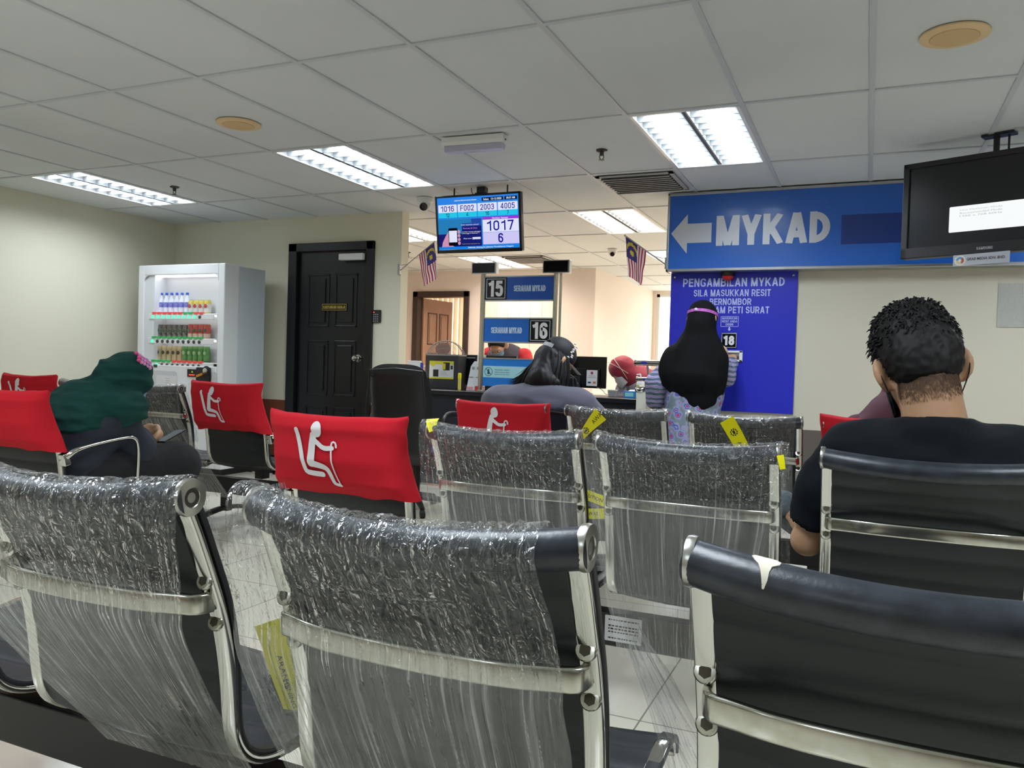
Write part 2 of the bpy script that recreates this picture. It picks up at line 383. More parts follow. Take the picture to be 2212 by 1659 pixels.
struct('wall_beyond', mb, M['wall_peach'])
mb = MB(); WX0, WX1, WZ0, WZ1 = -3.36, 1.0, .3, 2.38
mb.box(BXL, -8.3, FY, FY+.12, 0, CEIL+.02); mb.box(-6.5, WX0, FY, FY+.12, 0, CEIL+.02); mb.box(-8.3, -6.5, FY, FY+.12, 0, .3); mb.box(-8.3, -6.5, FY, FY+.12, 2.38, CEIL+.02)
mb.box(WX1, XR, FY, FY+.12, 0, CEIL+.02); mb.box(WX0, WX1, FY, FY+.12, 0, WZ0); mb.box(WX0, WX1, FY, FY+.12, WZ1, CEIL+.02)
struct('wall_far', mb, M['wall_peach'])
M['blind'] = glow('sunlit_blind', '#fff6e4', 3.5)
M['blind_slat'] = mat('blind_slat', '#f3e2c6', .6)
def window(name, x0, x1, z0, z1, slats=True):
    o = struct(name, MB().box(x0, x1, FY+.07, FY+.09, z0, z1), M['blind'])
    f = MB()
    for a, b in ((x0, x0+.05), (x1-.05, x1), ((x0+x1)/2-.025, (x0+x1)/2+.025)): f.box(a, b, FY+.02, FY+.06, z0, z1)
    f.box(x0, x1, FY+.02, FY+.06, z0, z0+.05); f.box(x0, x1, FY+.02, FY+.06, z1-.05, z1)
    build('window_frame', f, M['white_metal'], o, 0)
    if not slats: return
    s = MB(); n = int((x1-x0)/.11)
    for i in range(n):
        cx = x0+(i+.5)*(x1-x0)/n; s.obox((cx, FY-.05, (z0+z1)/2), (.030, .036, 0), (-.0008, .0007, 0), (0, 0, (z1-z0)/2))
    build('vertical_blind', s, M['blind_slat'], o, 0)
window('window_1', WX0, WX1, WZ0, WZ1, False); window('window_2', -8.3, -6.5, .3, 2.38)

# black door of the hall
def door_leaf(mb, w, h, th, mi=0, pm=0, panels=((.12, .44, .56, .88),)):
    """leaf in x 0..w, z 0..h, y 0..th with raised panels front and back"""
    mb.box(0, w, 0, th, 0, h, mi)
    for zz0, zz1 in ((.10, .30), (.35, .60), (.66, .90)):
        for xx0, xx1 in ((.14, .46), (.54, .86)):
            for y0, sg in ((0, -1), (th, 1)):
                a0, a1, b0, b1 = w*xx0, w*xx1, h*zz0, h*zz1
                for i, (ins, dep) in enumerate(((0, .007), (.022, .003), (.045, .010))):
                    ya, yb = (y0, y0+sg*dep)
                    if i == 0:
                        for bx in ((a0, a1, b0, b0+.018), (a0, a1, b1-.018, b1), (a0, a0+.018, b0, b1), (a1-.018, a1, b0, b1)):
                            mb.box(bx[0], bx[1], min(ya, yb), max(ya, yb), bx[2], bx[3], pm)
                    elif i == 2: mb.box(a0+ins, a1-ins, min(ya, yb), max(ya, yb), b0+ins, b1-ins, mi)
    return mb
d1 = thing('door_1', 'black six-panel door between the vending machine and the counter', 'door', (DX0, YB, 0)); d1['kind'] = 'structure'
w_ = DX1-DX0
f = MB(); f.box(-.07, .03, -.03, .125, 0, DZ+.05); f.box(w_-.03, w_+.05, -.03, .125, 0, DZ+.05); f.box(-.07, w_+.05, -.03, .125, DZ-.03, DZ+.05)
build('door_frame', f, M['black_paint'], d1, 0, .006)
lf = door_leaf(MB(), w_-.066, DZ-.04, .04); lf.v = [(x+.033, y+.015, z+.008) for x, y, z in lf.v]
build('door_leaf', lf, M['black_paint'], d1, 0, .003)
kb = MB(); kx, kz = w_-.115, 1.1
kb.lathe([(.036, 0), (.036, .006), (.012, .01), (.011, .03), (.026, .04), (.03, .055), (.024, .07), (.006, .075)], (kx, .015, kz), (0, -1, 0), 24)
build('door_knob', kb, M['chrome'], d1)
cl = MB(); cl.box(w_-.31, w_-.045, -.065, -.018, DZ-.125, DZ-.065)
tag(build('door_closer', cl, M['white_metal'], None, 0, .006), 'pale grey door closer box on the top corner of the black door', 'door closer').location = (DX0, YB, 0)
ds = thing('door_sign', 'small black plate with gold lettering on the black door', 'sign', (-4.60, YB+.006, 1.575))
p = MB(); panel(p, rrect(-.145, .145, -.035, .035, .004), -.006, .008); build('plate', p, M['gloss_black'], ds, 0)
M['gold'] = mat('gold_lettering', '#b9a24a', .35, .6)
p = MB()
for a in ((-.138, .138, .026, .03), (-.138, .138, -.03, -.026), (-.138, -.134, -.03, .03), (.134, .138, -.03, .03)): p.box(a[0], a[1], -.0075, -.006, a[2], a[3])
build('border', p, M['gold'], ds, 0); sign_text('lettering', 'KAKITANGAN SAHAJA', 0, 0, -.006, .03, .25, M['gold'], ds, .2)
kp = thing('keypad', 'small black door entry keypad on the wall right of the black door', 'keypad', (-4.115, YB, 1.49))
p = MB(); panel(p, rrect(-.042, .042, -.058, .058, .01), -.022, .022); build('housing', p, M['black_plastic'], kp, 0, .003)
p = MB()
for i in range(3):
    for j in range(4): panel(p, rrect(-.026+i*.02-.006, -.026+i*.02+.006, -.045+j*.02-.005, -.045+j*.02+.005, .002), -.025, .003)
build('button', p, M['grey'], kp, 0); kp.children[-1]['kind'] = 'stuff'
p = MB(); panel(p, disc(-.026, .036, .005), -.0245, .003); build('indicator_light', p, glow('red_led', '#ff4a20', 3), kp, 0)

# door standing ajar in the office
d2 = thing('door_2', 'pale brown panelled door standing ajar in the office behind the counter', 'door', (BX0, OY, 0)); d2['kind'] = 'structure'
w2 = BX1-BX0; M['dark_wood'] = mat('dark_brown_wood', '#43322a', .45, vary=(8, '#37281f')); M['tan_wood'] = mat('tan_door_wood', '#b98f74', .45, vary=(6, '#ad8468'))
M['tan_edge'] = mat('dark_moulding_wood', '#5d4236', .5)
f = MB(); f.box(-.05, .035, -.03, .14, 0, BZ+.05); f.box(w2-.035, w2+.05, -.03, .14, 0, BZ+.05); f.box(-.05, w2+.05, -.03, .14, BZ-.035, BZ+.05)
build('door_frame', f, M['dark_wood'], d2, 0, .005)
lf = door_leaf(MB(), .76, BZ-.05, .04, 0, 1); an = R(84)
lf.v = [(.06+x*math.cos(an)-y*math.sin(an), .12+x*math.sin(an)+y*math.cos(an), z+.01) for x, y, z in lf.v]
build('door_leaf', lf, [M['tan_wood'], M['tan_edge']], d2, 0)
# pale partition panels on the office back wall
M['partition'] = mat('pale_partition', '#f2e2d2', .55)
pm = MB()
for i in range(6): pm.box(-5.05+i*.175, -5.05+i*.175+.171, OY-.03, OY, .1, 2.05)
struct('trim_3', pm, M['partition'])

# ------------------------------------------------------------------ ceiling fittings
M['tube_hall'] = glow('lit_tube', '#f6fbff', 9.0)
LIGHT = {}
def louvre(label, k, j, watts, col, grp):
    x0 = GX+TX*k+.0125; y0 = GY+TY*j+.0125; wx = TX-.025; wy = TY-.025; d = .085
    t = thing('louvre_light', label, 'ceiling light', (x0+wx/2, y0+wy/2, CEIL), 0, grp)
    if 'proto' not in LIGHT:
        a, b = wx/2, wy/2
        h = MB(); th = .004
        h.box(-a, a, -b, b, d, d+.01); h.box(-a, -a+th, -b, b, 0, d); h.box(a-th, a, -b, b, 0, d); h.box(-a, a, -b, -b+th, 0, d); h.box(-a, a, b-th, b, 0, d)
        LIGHT['housing'] = build('housing', h, M['lamp_white'], t, 0)
        f = MB(); e = .018
        f.box(-a, -a+e, -b, b, -.004, .002); f.box(a-e, a, -b, b, -.004, .002); f.box(-a, a, -b, -b+e, -.004, .002); f.box(-a, a, b-e, b, -.004, .002); f.box(-.003, .003, -b, b, .012, .05)
        LIGHT['frame'] = build('frame', f, M['lamp_white'], t, 0)
        g = MB(); n = 10
        for half in (-1, 1):
            u0, u1 = (.012, a-.01) if half > 0 else (-a+.01, -.012); um = (u0+u1)/2
            for i in range(n+1):
                y = -b+.02+i*(2*b-.04)/n; t2 = .006
                # arched blade, deep at the sides and thin in the middle
                top = [(u0, .046), (lerp(u0, um, .5), .040), (um, .036), (lerp(um, u1, .5), .040), (u1, .046)]
                poly = [(u1, .0), (u1, .046)]+top[::-1][1:-1]+[(u0, .046), (u0, 0.)]
                g.prism(poly, (0, y+t2/2, 0), (1, 0, 0), (0, 0, 1), t2)
            for s in (u0, u1): g.box(s-.002, s+.002, -b+.02, b-.02, 0, .046)
        LIGHT['louvre'] = build('louvre', g, M['louvre'], t, 0)
        for s in (-1, 1):
            tu = MB(); tu.tube([(s*a/2, -b+.03, .046), (s*a/2, b-.03, .046)], .008, 10); LIGHT['tube%d' % s] = build('tube', tu, M['tube_hall'], t)
        LIGHT['proto'] = t
    else:
        for ch in list(LIGHT['proto'].children):
            if ch.type == 'MESH':
                c = ch.copy(); COL.objects.link(c); c.parent = t
    l = bpy.data.lights.new('lamp', 'AREA'); l.shape = 'RECTANGLE'; l.size = .15; l.size_y = wy-.04; l.energy = watts/2; l.color = lin(col)[:3]
    for s in (-1, 1): lo = bpy.data.objects.new('lamp', l); COL.objects.link(lo); lo.parent = t; lo.location = (s*wx/4, 0, .036)
    return t
HL = {(-8, 1): 'louvred ceiling light above the vending machine, leftmost in view', (-4, 1): 'louvred ceiling light left of the hanging queue display',
      (0, 1): 'bright ceiling light above the air vent, nearest to the round speaker on the right'}
OL = {(-6, 3): 'office ceiling light showing just left of the hanging queue display', (-2, 3): 'office ceiling light between the queue display and the blue overhead sign',
      (-6, 5): 'office ceiling light behind the two small counter displays', (-2, 5): 'office ceiling light half hidden behind the flag at the blue sign'}
for c in HALL_LAMPS: louvre(HL.get(c, 'louvred ceiling light of the hall outside the picture'), *c, LAMP_W*(.72 if c == (-8, 1) else 1.0 if c[0] < -1 else 1.5), '#eaf4ff', 'hall ceiling lights')
for c in OFFICE_LAMPS: louvre(OL.get(c, 'louvred ceiling light deep in the office'), *c, OFFICE_W, '#fff1e6', 'office ceiling lights')

M['spk'] = mat('yellowed_plastic', '#dfc294', .55)
def speaker(label, x, y):
    t = thing('ceiling_speaker', label, 'speaker', (x, y, CEIL), 0, 'round ceiling speakers')
    p = MB(); p.lathe([(.125, 0), (.125, -.006), (.105, -.012), (.09, -.012), (.088, -.010)], (0, 0, 0), n=40); build('rim', p, M['spk'], t)
    p = MB(); p.lathe([(.088, -.010), (.086, -.014), (.05, -.017), (.01, -.018)], n=40); build('grille', p, mat('speaker_mesh', '#d6b685', .7, bump=(300, .6, .002)), t)
speaker('round yellowed speaker in the ceiling above the louvred lights, left of the middle', -3.385, 3.609)
speaker('round yellowed speaker in the ceiling at the top right', .262, 3.59)
M['brass_dark'] = mat('dark_bronze', '#4b4a45', .4, .7)
def sprinkler(label, x, y):
    t = thing('sprinkler', label, 'sprinkler', (x, y, CEIL), 0, 'fire sprinklers')
    p = MB(); p.lathe([(.036, 0), (.034, -.006), (.014, -.012), (.013, -.03), (.01, -.034)]); build('collar', p, M['brass_dark'], t)
    p = MB()
    for s in (-1, 1): p.tube([(s*.011, 0, -.028), (s*.014, 0, -.042), (s*.006, 0, -.058)], .003, 6)
    p.lathe([(.018, -.058), (.018, -.061)], n=16); build('deflector', p, M['brass_dark'], t)
sprinkler('ceiling sprinkler left of the brightest light, near the middle', -1.56, 4.782)
sprinkler('ceiling sprinkler at the end of the leftmost louvred light', -5.154, 4.801)
sprinkler('ceiling sprinkler in the office, behind the flag by the black door', -5.225, 8.497)
def camera_dome(label, x, y, s=1):
    t = thing('security_camera', label, 'camera', (x, y, CEIL), 0, 'ceiling security cameras')
    p = MB(); p.lathe([(.055*s, 0), (.055*s, -.025*s), (.045*s, -.035*s)], n=28); build('base', p, M['white'], t)
    p = MB(); p.ell((0, 0, -.045*s), (.044*s, .044*s, .04*s), 24, 14); build('ball', p, M['white'], t)
    dd = V3((.28, -.85, -.45)); dd /= np.linalg.norm(dd); p = MB(); p.lathe([(.026*s, .03*s), (.026*s, .044*s), (.02*s, .046*s), (.005, .044*s)], V3((0, 0, -.045*s)), dd, 24); build('lens', p, M['gloss_black'], t)
camera_dome('white ball security camera on the ceiling just left of the queue display', -3.377, 5.734, 1.25)
camera_dome('small white security camera on the office ceiling left of the right-hand flag', -2.692, 8.757)
M['vent_white'] = mat('vent_grey_white', '#b5b3b0', .5); M['vent_dark'] = mat('vent_dark', '#2c2f36', .8)
def vent(label, x, y, a=.275, b=.275):
    t = thing('air_vent', label, 'air vent', (x, y, CEIL-.003), 0, 'ceiling air vents')
    p = MB(); p.box(-a, a, -b, b, -.001, .0015); build('backing', p, M['vent_dark'], t, 0)
    p = MB(); e = .03
    for q in ((-a, -a+e, -b, b), (a-e, a, -b, b), (-a, a, -b, -b+e), (-a, a, b-e, b)): p.box(*q, -.008, -.001)
    build('frame', p, M['vent_white'], t, 0)
    for i in range(9):
        yy = -b+.05+i*(2*b-.1)/8
        p = MB(); p.obox((0, yy, -.012), (a-e, 0, 0), (0, .016, .012), (0, -.0015, .002)); build('slat', p, M['vent_white'], t, 0)
vent('square slatted air vent in the ceiling above the flag and blue sign', -1.535, 5.69)
vent('square slatted air vent in the office ceiling above the counter displays', -3.95, 9.36)
t = thing('emergency_light', 'white box emergency light fixed under the ceiling above the queue display', 'light', (-2.185, 4.27, CEIL-.003), R(3))
p = MB(); p.prism([(-.045, 0), (.045, 0), (.045, -.03), (.035, -.05), (-.035, -.05), (-.045, -.03)], (-.2, 0, 0), (0, 1, 0), (0, 0, 1), .4); build('housing', p, M['white'], t, 0, .004)
M['diffuser'] = mat('grey_diffuser', '#b9b9cf', .2)
p = MB(); p.prism([(-.036, -.05), (.036, -.05), (.026, -.085), (-.026, -.085)], (-.185, 0, 0), (0, 1, 0), (0, 0, 1), .37); build('diffuser', p, M['diffuser'], t, 0, .004)
p = MB(); p.lathe([(.006, 0), (.006, .003)], (.2, -.01, -.03), (1, 0, 0), 10); build('test_button', p, M['black_plastic'], t)
# ================================================================== TANDEM CHAIRS
# local frame of a chair: x across, +y the way the sitter faces, z up from the floor; the top roll lies over y = 0
PROFILE = [(.008, .865), (.030, .82), (.055, .76), (.080, .70), (.100, .63), (.112, .56), (.118, .50), (.126, .455), (.148, .42), (.185, .398), (.24, .388), (.31, .392), (.40, .405), (.50, .425), (.545, .424), (.562, .405), (.558, .388)]
PROFILE = [(y, z-.012) for y, z in PROFILE]
PR = smooth_path(PROFILE, 64, 2)
RX = .236                      # rail centre line
def prof_y(z):                 # back part only
    b = PR[:34]; return float(np.interp(-z, -b[:, 1], b[:, 0]))
def bow(x): return .054*(1-min(1, (abs(x)/.25)**2.2))
def sag(x): return .013*(1-min(1, (abs(x)/.25)**2))
ROLL_Z, ROLL_R = .866, .026
def chair_parts():
    P = {}
    # padded roll over the top of the back
    mb = MB(); xs = np.linspace(-.246, .246, 41)
    mb.tube([(x, -bow(x)+.004, ROLL_Z-sag(x)) for x in xs], [ROLL_R*(1+.05*nz(x*9, 3.1)) for x in xs], 22); P['top_roll'] = (mb, 'leather_roll')
    for s in (-1, 1):
        mb = MB(); mb.lathe([(.012, -.004), (.0285, -.004), (.0295, .002), (.0285, .007), (.0155, .0085), (.0145, .0065)], (s*.246, .004, ROLL_Z), (s, 0, 0), 28); mb.lathe([(.0145, .005), (.0140, .0072), (.008, .0066), (.007, .0055), (.003, .0055)], (s*.246, .004, ROLL_Z), (s, 0, 0), 24, 1)
        P['end_cap', s] = (mb, 'cap')
    # ribbed sling: back and seat in one piece
    nu = 25; xs = np.linspace(-.224, .224, nu); n = 150; q = resample(PR, n); T = np.gradient(q, axis=0); T /= np.linalg.norm(T, axis=1)[:, None]
    Nn = np.stack([-T[:, 1], T[:, 0]], 1)           # towards the sitter / up
    if Nn[0, 0] < 0: Nn = -Nn
    s_len = np.r_[0, np.cumsum(np.linalg.norm(np.diff(q, axis=0), axis=1))]
    F, B = [], []
    for x in xs:
        fr, bk = [], []
        for i in range(n):
            k = np.clip((q[i, 1]-.42)/.4, 0, 1) if i < n*.55 else 0
            c = q[i].copy(); c[0] -= bow(x)*(.75*k); c[1] -= 0 if i < n*.5 else .012*(1-(x/.224)**2)
            ph = s_len[i]/.062*math.pi; th = .0045+.0045*abs(math.sin(ph))**.6
            fr.append((x, *(c+Nn[i]*th))); bk.append((x, *(c-Nn[i]*th*.8)))
        F.append(fr); B.append(bk)
    mb = MB(); mb.slab(F, B); P['sling'] = (mb, 'leather')
    # chrome side rails with a black edge strip
    sec = rrect(-.008, .008, -.014, .014, .004, 3)
    for s in (-1, 1):
        mb = MB(); mb.sweep([(s*RX, y-.004, z) for y, z in PR], sec, (1, 0, 0)); mb2 = MB()
        P['rail', s] = (mb, 'chrome')
        mb2.sweep([(s*RX+s*.002, y+Nn[0, 0]*0+n0*.0125, z+n1*.0125) for (y, z), (n0, n1) in zip(PR, resample(Nn, len(PR)))], rrect(-.005, .005, -.014, .014, .003, 2), (1, 0, 0)); P['edge_strip', s] = (mb2, 'black_plastic')
    # bowed brace behind the back
    z = .69; yr = prof_y(z)-.010
    pth = smooth_path([(-RX, yr, z), (-RX+.006, yr-.03, z), (-RX+.03, .03, z+.002), (-.15, .004, z+.005), (-.05, -.006, z+.006), (.05, -.006, z+.006), (.15, .004, z+.005), (RX-.03, .03, z+.002), (RX-.006, yr-.03, z), (RX, yr, z)], 60, 3)
    mb = MB(); mb.sweep(pth, rrect(-.006, .006, -.017, .017, .005, 3), (0, 0, 1)); P['brace'] = (mb, 'chrome_worn')
    for s in (-1, 1):
        for dz in (-.036, .036):
            mb = MB(); y0 = prof_y(z+dz)-.012
            ax3 = (0, -1, .38); mb.lathe([(.0145, -.002), (.0145, .003), (.0125, .0055), (.0085, .0058)], (s*RX, y0, z+dz), ax3, 18); mb.lathe([(.0085, .0045), (.0083, .0062), (.003, .0063)], (s*RX, y0, z+dz), ax3, 6, 1); P['bolt', s, dz] = (mb, 'bolt')
    # black cast cradle under the seat
    mb = MB(); mb.box(-.03, .03, .31, .38, .29, .345); mb.box(-.11, .11, .315, .375, .335, .35)
    for s in (-1, 1):
        mb.sweep(smooth_path([(s*.09, .345, .345), (s*.13, .345, .345), (s*.17, .345, .372), (s*.235, .345, .383)], 12), rrect(-.022, .022, -.007, .007, .003, 2), (0, 1, 0))
        mb.box(s*.235-.02, s*.235+.02, .24, .43, .374, .384)
    P['cradle'] = (mb, 'black_metal')
    return P
CP = chair_parts(); CM = {}; M['brushed_cap'] = mat('brushed_cap', '#b9b8b2', .28, 1); M['cap_hole'] = mat('dark_cap_centre', '#3b3630', .5, .4); M['bolt_socket'] = mat('bolt_socket', '#4a4538', .5, .6)
def chair(label, x, y, rz=0, arm=(), group=None, dz=0):
    t = thing('tandem_chair', label, 'chair', (x, y, dz), rz, group)
    rails = {}
    for key, (mb, m) in CP.items():
        nm = key if isinstance(key, str) else key[0]
        par = t
        if nm == 'edge_strip': par = rails[key[1]]
        if nm == 'bolt': par = brace
        if key in CM:
            o = CM[key].copy(); COL.objects.link(o); o.parent = par
        else:
            o = build(nm, mb, [M['chrome_worn'], M['bolt_socket']] if m == 'bolt' else [M['brushed_cap'], M['cap_hole']] if m == 'cap' else M[m], par, 40); CM[key] = o
        if nm == 'rail': rails[key[1]] = o
        if nm == 'brace': brace = o
    for s in arm:
        key = ('armrest', s)
        if key in CM:
            o = CM[key].copy(); COL.objects.link(o); o.parent = t
        else:
            mb = MB(); yr = prof_y(.575)
            pth = smooth_path([(s*(RX+.012), yr-.005, .575), (s*(RX+.045), yr+.0, .60), (s*(RX+.05), yr+.05, .632), (s*(RX+.05), yr+.32, .668), (s*(RX+.05), yr+.375, .655), (s*(RX+.05), yr+.392, .60), (s*(RX+.03), yr+.40, .41)], 40, 2)
            mb.tube(pth, [lerp(.017, .0085, min(1, i/9)) for i in range(40)], 12)
            mb.obox((s*(RX+.028), yr-.002, .582), (.02, 0, 0), (0, .016, .004), (0, -.006, .028))
            o = build('armrest', mb, M['chrome'], t, 50, .004); CM[key] = o
    return t
def beam(label, x0, x1, y, legs):
    t = thing('bench_beam', label, 'bench frame', ((x0+x1)/2, y+.345, 0)); h = (x1-x0)/2
    p = MB(); p.box(-h, h, -.028, .028, .165, .277); build('beam', p, M['black_metal'], t, 0, .004)
    for lx in legs:
        lx -= (x0+x1)/2; p = MB(); p.box(lx-.03, lx+.03, -.022, .022, .05, .165)
        p.sweep(smooth_path([(lx, -.30, .022), (lx, -.26, .035), (lx, -.06, .07), (lx, .06, .07), (lx, .26, .035), (lx, .30, .022)], 20), rrect(-.025, .025, -.013, .013, .006, 2), (0, 0, 1))
        o = build('leg', p, M['black_metal'], t, 30)
        for s in (-1, 1):
            q = MB(); q.lathe([(.022, 0), (.022, .008), (.01, .012), (.01, .022)], (lx, s*.285, 0)); build('foot', q, M['black_plastic'], o)
    return t
Y1, Y2, Y3, YL2, YL3 = .90, 2.22, 3.74, 2.43, 3.78
chair('front-row chair at the left edge, mostly out of the picture', -1.80, Y1)
chair('front-row black chair wrapped in clear film, at the lower left corner', -1.175, Y1)
chair('front-row black chair wrapped in clear film, nearest and largest, left of centre', -.545, Y1)
chair('unwrapped front-row black chair with a torn roll, at the lower right', .075, Y1)
chair('black chair under a red cover, left of the two wrapped middle chairs', -1.63, Y2, 0, (-1,))
chair('middle-row chair wrapped in film, next to the red-covered chair', -1.015, Y2)
chair('middle-row chair wrapped in film, left of the seated man in black', -.455, Y2)
chair('unwrapped black chair that the man in the black T-shirt sits on', .15, Y2)
chair('red-covered black chair at the left edge, the seat of the woman in the green headscarf', -3.635, YL2, 0, (1,))
chair('back-row black chair under a red cover, in front of the man in the cap', -1.715, Y3)
chair('film-wrapped back-row chair with a knotted yellow tape, in front of the counter', -1.11, Y3)
chair('film-wrapped back-row chair with a broad yellow tape, before the deep blue panel', -.505, Y3)
chair('back-row chair under a red cover behind the man in the black T-shirt', .085, Y3)
chair('black chair under a red cover far left, behind the green headscarf', -5.41, YL3)
chair('film-wrapped chair left of the green headscarf, before the vending machine', -4.82, YL3)
chair('film-wrapped chair right of the green headscarf, before the vending machine', -4.22, YL3)
chair('black chair under a red cover standing right of the vending machine', -3.60, YL3, 0, (1,))
beam('black bench beam under the front-row chairs', -2.0, .4, Y1, (-1.45, -.2))
beam('black bench beam under the middle-row chairs with a white sticker', -1.95, .45, Y2, (-1.35, -.15))
beam('black bench beam under the red-covered chair at the left edge', -4.5, -3.35, YL2, (-4.3, -3.6))
beam('black bench beam under the back-row chairs before the counter', -2.05, .4, Y3, (-1.45, -.2))
beam('black bench beam under the chairs before the vending machine', -5.7, -3.3, YL3, (-5.1, -3.9))
# white sticker on the middle beam
t = thing('beam_label', 'small white printed sticker on the beam under the middle-row chairs', 'sticker', (-.70, Y2+.345-.0285, .225))
p = MB(); panel(p, rrect(-.062, .062, -.042, .042, .003), -.001, .001); build('paper', p, mat('sticker_paper', '#d6d6da', .5), t, 0)
p = MB(); rng = random.Random(4)
for i in range(7):
    zz = .03-i*.01; xx = -.05
    while xx < .05:
        ww = rng.uniform(.004, .011)
        if i in (0, 2, 3, 4, 6): p.box(xx, min(xx+ww, .052), -.0016, -.001, zz-.003, zz+.001+(.001 if i in (2, 3) else 0))
        xx += ww+.003
build('print', p, M['ink'], t, 0)
# torn leather showing the pale backing (roll of the unwrapped front chair), worn spot under the film
t = thing('torn_patch', 'pale torn patch in the leather roll of the lower right chair', 'tear', (.075, Y1, 0))
def roll_patch(outline, x0, lift=.0012, nth=9):
    """patch on the roll: outline gives half-width in x for an angle around the roll"""
    F, B = [], []
    for a, xa, xb in outline:
        f, b = [], []
        for i in range(nth):
            x = x0+lerp(xa, xb, i/(nth-1)); yy, zz = -bow(x)+.004, ROLL_Z-sag(x); rr = ROLL_R*(1+.05*nz(x*9, 3.1))
            f.append((x, yy-math.cos(R(a))*(rr+lift), zz+math.sin(R(a))*(rr+lift))); b.append((x, yy-math.cos(R(a))*(rr-.002), zz+math.sin(R(a))*(rr-.002)))
        F.append(f); B.append(b)
    return MB().slab(F, B)
build('backing', roll_patch([(100, -.012, .010), (85, -.014, .016), (72, -.011, .015), (60, -.006, .008), (45, -.003, .006), (25, -.001, .005), (5, .000, .002)], -.165), mat('torn_backing', '#d9d2c0', .9), t)

# ------------------------------------------------------------------ red covers with the priority-seat figure
def cover_surface(seed, x, a, v, wide=.262):
    """a: -1 back sheet .. +1 front sheet, v: 0 top .. 1 bottom; returns y"""
    return 0
def red_cover(label, x, y, seed, pict=True, px=-.04, pz=.772, flare=1.0, ps=1.0, ZT=.905, seat=True):
    t = thing('seat_cover', label, 'seat cover', (x, y, 0), 0, 'red priority seat covers'); rg = random.Random(seed)
    nv, nu = 26, 44; ZB = .628
    def half(z):
        v = (ZT-z)/(ZT-ZB); return .271+.012*flare*(1-v)**3-.008*math.sin(math.pi*v)+.014*flare*v**3
    def mid(xx, z):
        k = min(1, max(0, (z-.60)/.26)); return prof_y(z)-bow(xx)*.8*k
    def back(xx, z):
        v = (ZT-z)/(ZT-ZB); h = half(z); e = max(0, 1-(abs(xx)/h)**14)
        d = float(np.interp(v, (0, .25, .55, .85, 1), (.040, .060, .098, .112, .075)))
        w_ = .007*nz(xx*7+seed*3.3, z*9, seed)+.004*nz(xx*16, z*5+seed, 2.2)
        return mid(xx, z)-(d+w_)*e
    def front(xx, z):
        v = (ZT-z)/(ZT-ZB); h = half(z); e = max(0, 1-(abs(xx)/h)**14)
        return mid(xx, z)+(lerp(.040, .030, v)+.005*nz(xx*6, z*7+seed, 9.1))*e
    loops = []
    for i in range(nv+1):
        v = i/nv; loop = []
        for j in range(nu):
            fr = j/nu
            if fr < .5: u = -1+4*fr; b = True
            else: u = 1-4*(fr-.5); b = False
            u = math.copysign(abs(u)**.6, u)
            zt = ZT-.012*(1-abs(u)**4)*1.0+.006*nz(u*3, seed*2.1); zb = ZB+.012*nz(u*4+seed, 4.4)-.012*abs(u)**3
            z = lerp(zt, zb, v); h = half(lerp(ZT, ZB, v)); xx = u*h+(.004*nz(z*20, seed, 5) if abs(u) > .9 else 0)
            loop.append((xx, (back if b else front)(min(max(xx, -h), h), z), z))
        loops.append(loop)
    # rounded closure over the roll
    top = []
    L0 = np.array(loops[0]); c = L0.mean(0)
    cap = []
    for k, (s, dz) in enumerate(((.02, .013), (.55, .011), (.88, .006))):
        r = []
        for j in range(nu):
            jm = (nu-j) % nu; mid_ = (L0[j]+L0[jm])/2; r.append(mid_+(L0[j]-mid_)*s+np.array((0, 0, dz)))
        cap.append(r)
    mb = MB(); mb.grid(cap+loops, 0, False, True)
    o = build('cloth', mb, M['red_cloth'], t, 60); sb = o.modifiers.new('Subdivision', 'SUBSURF'); sb.levels = 1; sb.render_levels = 1
    if not pict: return t
    S = .00051*ps
    def P2(a, b): return (px+(a-500)*S, pz-(b-770)*S)
    g = MB()
    def fill(rows):
        """rows of (left, right) points, mapped onto the back sheet"""
        nsub = 5; V, Fc = [], []
        for (xa, za), (xb, zb) in rows:
            for k in range(nsub+1):
                xx, zz = lerp(xa, xb, k/nsub), lerp(za, zb, k/nsub); V.append((xx, back(xx, zz)-.0035, zz))
        for i in range(len(rows)-1):
            for k in range(nsub): Fc.append((i*(nsub+1)+k, i*(nsub+1)+k+1, (i+1)*(nsub+1)+k+1, (i+1)*(nsub+1)+k))
        g.add(V, Fc)
    def stroke(pts, w0, w1=None):
        q = smooth_path([P2(*p) for p in pts], 26, 2); T = np.gradient(q, axis=0); T /= np.linalg.norm(T, axis=1)[:, None]+1e-9
        rows = []
        for i in range(len(q)):
            w_ = lerp(w0, w0 if w1 is None else w1, i/(len(q)-1))*S/2; nrm = np.array((-T[i, 1], T[i, 0])); rows.append((q[i]+nrm*w_, q[i]-nrm*w_))
        a0, n0 = q[0], w0*S/2
        for e, w_, sg in ((0, w0, -1), (-1, w1 if w1 is not None else w0, 1)):
            rr = w_*S/2; tt = T[e]*sg; nn = np.array((-tt[1], tt[0])); fill([(q[e]+tt*rr*math.sin(R(a))+nn*rr*math.cos(R(a)), q[e]+tt*rr*math.sin(R(a))-nn*rr*math.cos(R(a))) for a in (0, 25, 50, 75, 89)])
        fill(rows)
    if seat: stroke([(345, 598), (352, 640), (378, 780), (392, 850), (400, 872), (440, 878), (528, 882)], 36)      # chair
    rows = []; cx, cy = P2(519, 585)
    for i in range(15):
        a = R(-89+178*i/14); rows.append(((cx-40*S*math.cos(a), cy+52*S*math.sin(a)), (cx+40*S*math.cos(a), cy+52*S*math.sin(a))))
    fill(rows)
    stroke([(488, 628), (470, 690), (458, 760), (452, 805)], 50, 62)       # trunk
    stroke([(492, 655), (515, 672), (562, 708), (625, 702)], 34, 30)       # arm
